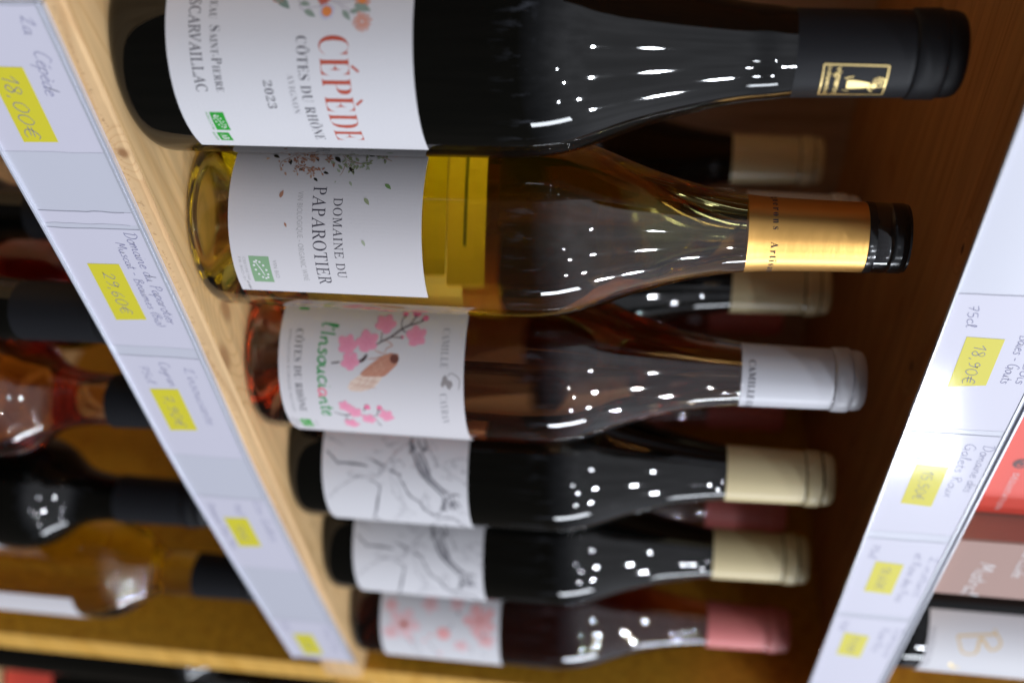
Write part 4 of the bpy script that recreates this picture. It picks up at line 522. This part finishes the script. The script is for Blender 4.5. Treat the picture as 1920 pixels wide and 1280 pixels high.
# --- 1 tall dark red wine
R0 = 39.4
b1 = thing('wine_bottle', 'largest dark bottle with black capsule and red CÉPÈDE lettering on its white label', 'wine bottle', (1.1, -1.6, 0), 'wine bottles on the middle shelf')
g1 = glass_body(b1, prof_burgundy(R0, 296), 'dark_glass', 296)
lb = wrap('front_label', b1, R0, -62, 21.5, 23.2, 111.5, 'linen_paper')
d = Decal(); text(d, 'CÉPÈDE', -25.9, 15.3, 78.6, 10.2, 'red_ink', 'bold', -.013, 1.0); d.build('title_lettering', lb, r=R0, off=.27)
d = Decal(); text(d, 'CÔTES DU RHÔNE', -25.6, 15.0, 70.6, 3.7, 'dark_ink', 'bold', -.012, 1.08); text(d, 'AVIGNON', -13, 1.8, 66.3, 2.3, 'grey_ink', 'bold', -.012, 1.1)
text(d, '2023', -10.7, -.2, 57.2, 3.0, 'dark_ink', 'bold', -.012, 1.1)
text(d, 'S', -28.9, -27.0, 39.6, 3.6, 'dark_ink', 'bold', -.012); text(d, 'AINT-', -26.5, -18.6, 39.5, 2.7, 'dark_ink', 'bold', -.012); text(d, 'P', -18.2, -16.2, 39.5, 3.6, 'dark_ink', 'bold', -.012); text(d, 'IERRE', -15.6, -6.4, 39.4, 2.7, 'dark_ink', 'bold', -.012); text(d, 'CHÂTEAU', -46, -31.2, 39.3, 2.7, 'dark_ink', 'bold', -.012, 1.05); text(d, 'SCARVAILLAC', -38.0, -6.3, 31.9, 4.2, 'dark_ink', 'ital', 0.004, 1.05); text(d, "D'E", -46, -39, 31.9, 4.2, 'dark_ink', 'ital', 0.004, 1.05); d.build('lettering', lb, r=R0, off=.27)
art('daisy', lb, R0, 'flower_drawing')
d = Decal(); eu_leaf(d, 1.8, 33.9, 10.6, 39.3, 'green_logo'); d.rect(12, 33.0, 17.2, 37.8, 'green_logo'); text(d, 'AB', 13, 16.4, 34.2, 2.5, 'white_ink', 'bold', 0, .95, .05); text(d, 'AGRICULTURE', 1.8, 10.6, 32.4, .9, 'green_logo', 'sans', 0); text(d, 'BIOLOGIQUE', 12, 17.2, 31.4, .9, 'green_logo', 'sans', 0)
d.build('organic_logo', lb, r=R0, off=.27)
cp = capsule(b1, 240.5, 297.4, 'black_capsule', (280, 290), 15.4, 14.9, 15.5)
d = Decal(); rc = 15.35; k = 'gold_ink'
for a_, b_ in (((-4.8, 249.8), (8.6, 249.8)), ((8.6, 249.8), (8.2, 271.2)), ((8.2, 271.2), (-4.4, 271.2)), ((-4.4, 271.2), (-4.8, 249.8))): d.line([a_, b_], .5, k, 0, False, False)
text(d, 'vigneron', -4.0, 7.6, 254.2, 2.1, k, 'sans', .012, 1.0); text(d, 'indépendant', -4.2, 8.1, 251.2, 1.5, k, 'sans', .006, 1.0)
d.poly([(1.0, 258.3), (4.8, 258.4), (4.9, 260.5), (4.4, 264.6), (3.6, 266.2), (2.2, 266.2), (1.5, 264), (.9, 260.5)], k); d.dot((3.6, 267.4), 2.2, k, .03); d.line([(3.9, 265.6), (5.6, 266.6), (6.4, 267.4)], .8, k, .02)
for i in range(3): d.line([(.2+i*.9, 267.0-.2*i), (.9+i*.8, 270.2)], .35, k, .02)
d.line([(-.3, 268.2), (.6, 270.6), (3.2, 270.8), (4.0, 268.6)], .45, k, .02); d.line([(-.6, 260.2), (.2, 257.4)], .4, k); d.line([(5.6, 257.3), (6.2, 259.6)], .4, k)
d.build('winegrower_emblem', cp, r=rc, off=.1)

# --- 2 yellow muscat
R1 = 40.2
b2 = thing('wine_bottle', 'clear bottle of golden yellow wine with gold foil neck and black stopper', 'wine bottle', (87.6, -.1, 0), 'wine bottles on the middle shelf')
glass_body(b2, prof_burgundy(R1, 296, 24), 'yellow_wine_glass', 296)
lb = wrap('front_label', b2, R1, -61, 7.0, 20.0, 102.2, 'label_paper')
d = Decal(); text(d, 'PAPAROTIER', -42.0, 1.0, 56.3, 5.6, 'dark_ink', 'ital', 0, 1.08); text(d, 'DOMAINE DU', -37.5, -3.1, 65.2, 3.8, 'dark_ink', 'ital', 0, 1.1); text(d, 'VIN BIOLOGIQUE - ORGANIC WINE', -39.7, -.6, 49.8, 2.3, 'pale_ink', 'sans', -.008, 1.05); text(d, 'ET3007', 1.2, 6.4, 23.6, .9, 'dark_ink', 'sans', .005)
d.build('lettering', lb, r=R1, off=.27)
art('tree', lb, R1, 'tree_drawing')
d = Decal(); eu_leaf(d, -12.1, 27.3, 1.1, 36.2, 'sage_logo'); text(d, 'VIN BIO', -10.5, -1.5, 37.6, 1.7, 'pale_ink', 'sans', -.005)
text(d, 'CERTIFIÉ PAR', -11.5, .6, 24.6, 1.2, 'pale_ink', 'sans', 0); text(d, 'FR-BIO-01', -11.5, .6, 22.6, 1.2, 'pale_ink', 'sans', 0); d.build('organic_logo', lb, r=R1, off=.27)
ub = wrap('back_label', b2, R1, 83, 170, 100.2, 118, 'back_paper'); d = Decal(); d.line([(92, 108.5), (162, 109.5)], 1.6, 'ink_g2', 0, False); d.build('printed_line', ub, r=R1, off=-.15)
bl = wrap('back_label', b2, R1, 85, 168, 22, 99.5, 'yellow_back_paper')
d = Decal()
for i in range(7): text(d, 'muscat de beaumes', 92, 160, 96-i*9, 2.4, 'grey_ink', 'sans', .01)
d.build('lettering', bl, r=R1, off=.27)
gp = lathe('gold_capsule', [(233.2, 15.6), (233.2, 16.5), (236, 16.2), (242, 15.7), (250, 15.35), (262, 15.0), (274, 14.7), (280, 14.65), (281.5, 14.6), (281.5, 13.8)], 'gold_foil', b2, 96)
d = Decal(); rg = lambda z: 15.7; text(d, 'Artisans', -8.0, 12.5, 242.6, 2.9, 'dark_ink', 'bold', -.006, 1.5); text(d, 'Vignerons', -38, -13.2, 242.9, 2.9, 'dark_ink', 'bold', -.006, 1.5); d.build('lettering', gp, r=rg, off=.12)
d = Decal(); d.line([(-11.3, 234), (-11.0, 281)], .12, 'dark_ink', 0, False, False); d.build('foil_seam', gp, r=15.7, off=.0) if False else None
capsule(b2, 281.2, 298.1, 'black_stopper', (289.5, 297.0), 15.0, 14.2, 14.6, 'stopper')

# --- 3 rosé with blossom
R2 = 40.4
b3 = thing('wine_bottle', 'amber rosé bottle with white capsule, pink blossom and a cicada drawn on its label', 'wine bottle', (178, -1, 0), 'wine bottles on the middle shelf')
glass_body(b3, prof_burgundy(R2, 297, 22), 'rose_wine_glass', 297)
lb = wrap('front_label', b3, R2, -66, 25.5, 18.8, 109.8, 'label_paper')
d = Decal(); pen(d, "l'Insouciante", -49.5, 39.0, .8, 38.0, 3.9, 1.05, 'brush_green', slant=.05, seed=2, cols={9: 'brush_pink'}, slack=.06); d.build('brush_lettering', lb, r=R2, off=.27)
d = Decal(); text(d, 'CÔTES DU RHÔNE', -45.1, -1.4, 26.7, 3.6, 'dark_ink', 'bold', -.012, 1.08); text(d, "APPELLATION D'ORIGINE PROTÉGÉE", -45, -.9, 23.2, 1.3, 'grey_ink', 'sans', 0, 1.2)
text(d, 'CAMILLE', -48.9, -30.1, 98.6, 3.5, 'grey_ink', 'bold', -.013, 1.1); text(d, 'CAYRAN', -17.4, .7, 98.3, 3.5, 'grey_ink', 'bold', -.013, 1.1); d.build('lettering', lb, r=R2, off=.27)
art('cherry', lb, R2, 'blossom_drawing', seed=8)
d = Decal(); eu_leaf(d, 5.2, 24.6, 13.8, 30.2, 'green_logo'); d.rect(-60, 26, -55.5, 31, 'green_logo'); text(d, 'FR-BIO-15', 5.2, 13.8, 22.4, 1.0, 'dark_ink', 'sans', 0); text(d, 'VIN BIO', 6, 12, 32.0, 1.2, 'pale_ink', 'sans', 0); text(d, 'Agriculture France', 4.4, 15, 20.4, 1.0, 'dark_ink', 'sans', 0); d.build('organic_logo', lb, r=R2, off=.27)
cp = capsule(b3, 239.8, 298.4, 'white_capsule', (283.2, 291.2), 15.5, 14.8, 15.7)
d = Decal(); text(d, 'CAMILLE CAYRAN', -20.5, 19.5, 243.0, 3.1, 'dark_ink', 'bold', -.006, 1.12); d.build('lettering', cp, r=15.5, off=.12)

# --- 4, 5 dark wines with drawn branch label
def sketch_bottle(label, loc, r, H):
    t = thing('wine_bottle', label, 'wine bottle', loc, 'wine bottles on the middle shelf')
    glass_body(t, prof_burgundy(r, H-1.5), 'dark_glass', H-1.5); lb = wrap('front_label', t, r, -66, 22, 21.0, 102.3, 'sketch_paper'); art('sketch', lb, r, 'branch_drawing'); capsule(t, 240.8, H, 'cream_capsule', (283.5, 291.5), 15.6, 14.7, 15.4); return t
def tree_copy(src, label, loc, group=None):
    r = src.copy(); sc.collection.objects.link(r); r.location = [c*MM for c in loc]; r['label'] = label
    if group: r['group'] = group
    for ch in list(src.children):
        c = ch.copy(); sc.collection.objects.link(c); c.parent = r
        for g in list(ch.children): q = g.copy(); sc.collection.objects.link(q); q.parent = c
    return r
b4 = sketch_bottle('dark bottle with cream capsule and grey branch sketch, standing right beside the amber rosé', (264.8, 1.1, 0), 41, 298.9)
b5 = tree_copy(b4, 'dark bottle with cream capsule and grey branch sketch, next to the pink-capped bottle', (352.9, 1.6, 0))

# --- 6 pink capped
R5 = 40.3
b6 = thing('wine_bottle', 'deep pink wine bottle with salmon pink capsule and pink blossoms on label, beside the upright', 'wine bottle', (443.5, -.7, 0), 'wine bottles on the middle shelf')
glass_body(b6, prof_burgundy(R5, 298), 'dark_rose_glass', 298)
lb = wrap('front_label', b6, R5, -64, 18, 22.8, 105.4, 'sketch_paper'); art('blush', lb, R5, 'blossom_drawing', seed=5)
capsule(b6, 244.3, 299.7, 'pink_capsule', (284, 292), 15.6, 14.7, 15.3)

# --- rear rows on the middle shelf
def plain(kind, label, loc, glassm, capm, r=40, H=298, lab=None, group='wine bottles standing in the rear rows', bordeaux=False, capz=241, ring=(283, 291), lz=(23, 103), ls=(-64, 22)):
    t = thing('wine_bottle', label, 'wine bottle', loc, group)
    glass_body(t, prof_bordeaux(r, H-1.5, 20, 0 if bordeaux is True else bordeaux) if bordeaux else prof_burgundy(r, H-1.5), glassm, H-1.5, 72)
    if lab: wrap('front_label', t, r, ls[0], ls[1], lz[0], lz[1], lab)
    if capm: capsule(t, capz, H, capm, ring, 15.6, 14.7, 15.4, segs=56)
    return t
p0 = plain('', 'cream-capped dark bottle in deepest row, seen between the two nearest front bottles', (195, 195, 0), 'dark_glass', 'cream_capsule', lab='sketch_paper')
tree_copy(p0, 'cream-capped dark bottle directly behind the gold foil neck, second row', (217, 101, 0))
plain('', 'white-capped bottle peeking out just behind the gold foil neck', (144.5, 75, 0), 'rose_wine_glass', 'white_capsule', 38, lab='label_paper')
q0 = plain('', 'pink-capped bottle behind the cream-capped pair, visible between their necks', (414, 75.5, 0), 'dark_rose_glass', 'pink_capsule', 39, lab='sketch_paper')
tree_copy(q0, 'pink-capped bottle behind the white capsule, nearer row of the two', (396, 152.5, 0))
tree_copy(q0, 'pink-capped bottle in shadow, farthest back, left of the white capsule', (372, 229, 0))

# ------------------------------------------------------------------ lower shelf
ZL = -357
GL = 'bottles on the shelf below'
plain('', 'pale yellow wine bottle with black capsule and blank white label beside the upright, lower shelf', (406, -17, ZL), 'pale_wine_glass', 'black_capsule', 35.8, 300, 'label_paper', GL, True, 248, (284, 291), (60, 171), (-14, 40))
plain('', 'black wine bottle with a white label next to the pale yellow one, lower shelf', (332, -5, ZL), 'dark_glass', 'black_capsule', 38, 276, 'label_paper', GL, -30, 214, (260, 268), (20, 139), (-3, 60))
plain('', 'orange rosé bottle with black capsule under the 7,90€ sticker, lower shelf', (227, -4, ZL), 'orange_wine_glass', 'black_capsule', 38, 296, None, GL, True, 251, (280, 288))
plain('', 'black bottle at the left edge of the picture, below the 29,60€ sticker, lower shelf', (146, 64, ZL), 'dark_glass', 'black_capsule', 37.5, 262, None, GL, -38, 205, (246, 254))
plain('', 'black bottle nearly lost in the dark beside the orange rosé, lower shelf', (143, -14, ZL), 'dark_glass', 'black_capsule', 37, 299, None, GL, True, 200)
plain('', 'deep red bottle in the second row of the lower shelf, behind the 29,60€ sticker', (231, 82, ZL), 'dark_rose_glass', 'black_capsule', 36.5, 298, None, GL, True)
plain('', 'black bottle beyond the upright at the lower right of the rack', (UX+67, -2, ZL), 'dark_glass', 'black_capsule', 38, 298, None, GL, True)
t = plain('', 'dark bottle with red label beyond the upright, second from it', (UX+146, -4, ZL), 'dark_glass', 'black_capsule', 38, 298, 'red_card', GL, True, lz=(5, 50))

# ------------------------------------------------------------------ upper shelf
ZU = 351.5
plain('', 'black bottle on the upper shelf beside the red carton', (120, -2, ZU), 'dark_glass', 'black_capsule', 38, 298, None, 'items on the upper shelf', True)
t = thing('gift_carton', 'bright red wine carton with round dark emblem on the upper shelf', 'carton', (0, 0, 0), 'wine cartons')
box('carton_body', (163, -28, ZU+.2), (243.2, 52, ZU+300), 'red_card', t, .8)
d = Decal(); d.dot((200, 371.5), 7.5, 'emblem_dark', 0, 20); d.line([(197.8, 371), (199, 373.2), (202, 372.8), (201.8, 370.2), (200, 371)], .7, 'red_card', .05)
text(d, 'DÉGUSTATION', 208, 239, 370.5, 2.6, 'script_white', 'sans', 0, 1.3); d.build('emblem', t, y=-28, off=.1)
t = thing('gift_carton', 'mauve brown wine carton with white handwriting beside the red carton', 'carton', (0, 0, 0), 'wine cartons')
box('carton_body', (244.2, -44, ZU+.2), (299, 14, ZU+300), 'mauve_card', t, .8)
d = Decal(); pen(d, 'Mistral', 264, 368, 297, 367, 4.5, .9, 'script_white', seed=4); pen(d, 'La Cuvée', 248, 385, 276, 386, 3.2, .6, 'script_white', seed=6); d.build('lettering', t, y=-44, off=.1)
b9 = thing('wine_bottle', 'dark bottle with large gold brush letters on white label, upper shelf', 'wine bottle', (384, -3, ZU), 'items on the upper shelf')
glass_body(b9, prof_burgundy(40.5, 296), 'dark_glass', 296); lb = wrap('front_label', b9, 40.5, -40, 34, 15, 110, 'sketch_paper')
d = Decal(); pen(d, 'B', -29, 30.5, -9, 34, 12, 1.4, 'matte_gold', seed=2, slack=.0, slant=.0); d.line([(-3, 31), (1, 33), (2, 37)], 2.2, 'gold_ink'); text(d, 'VIGNOBLE', -30, 6, 16, 3, 'grey_ink', 'sans', 0); d.build('lettering', lb, r=40.5, off=.27)
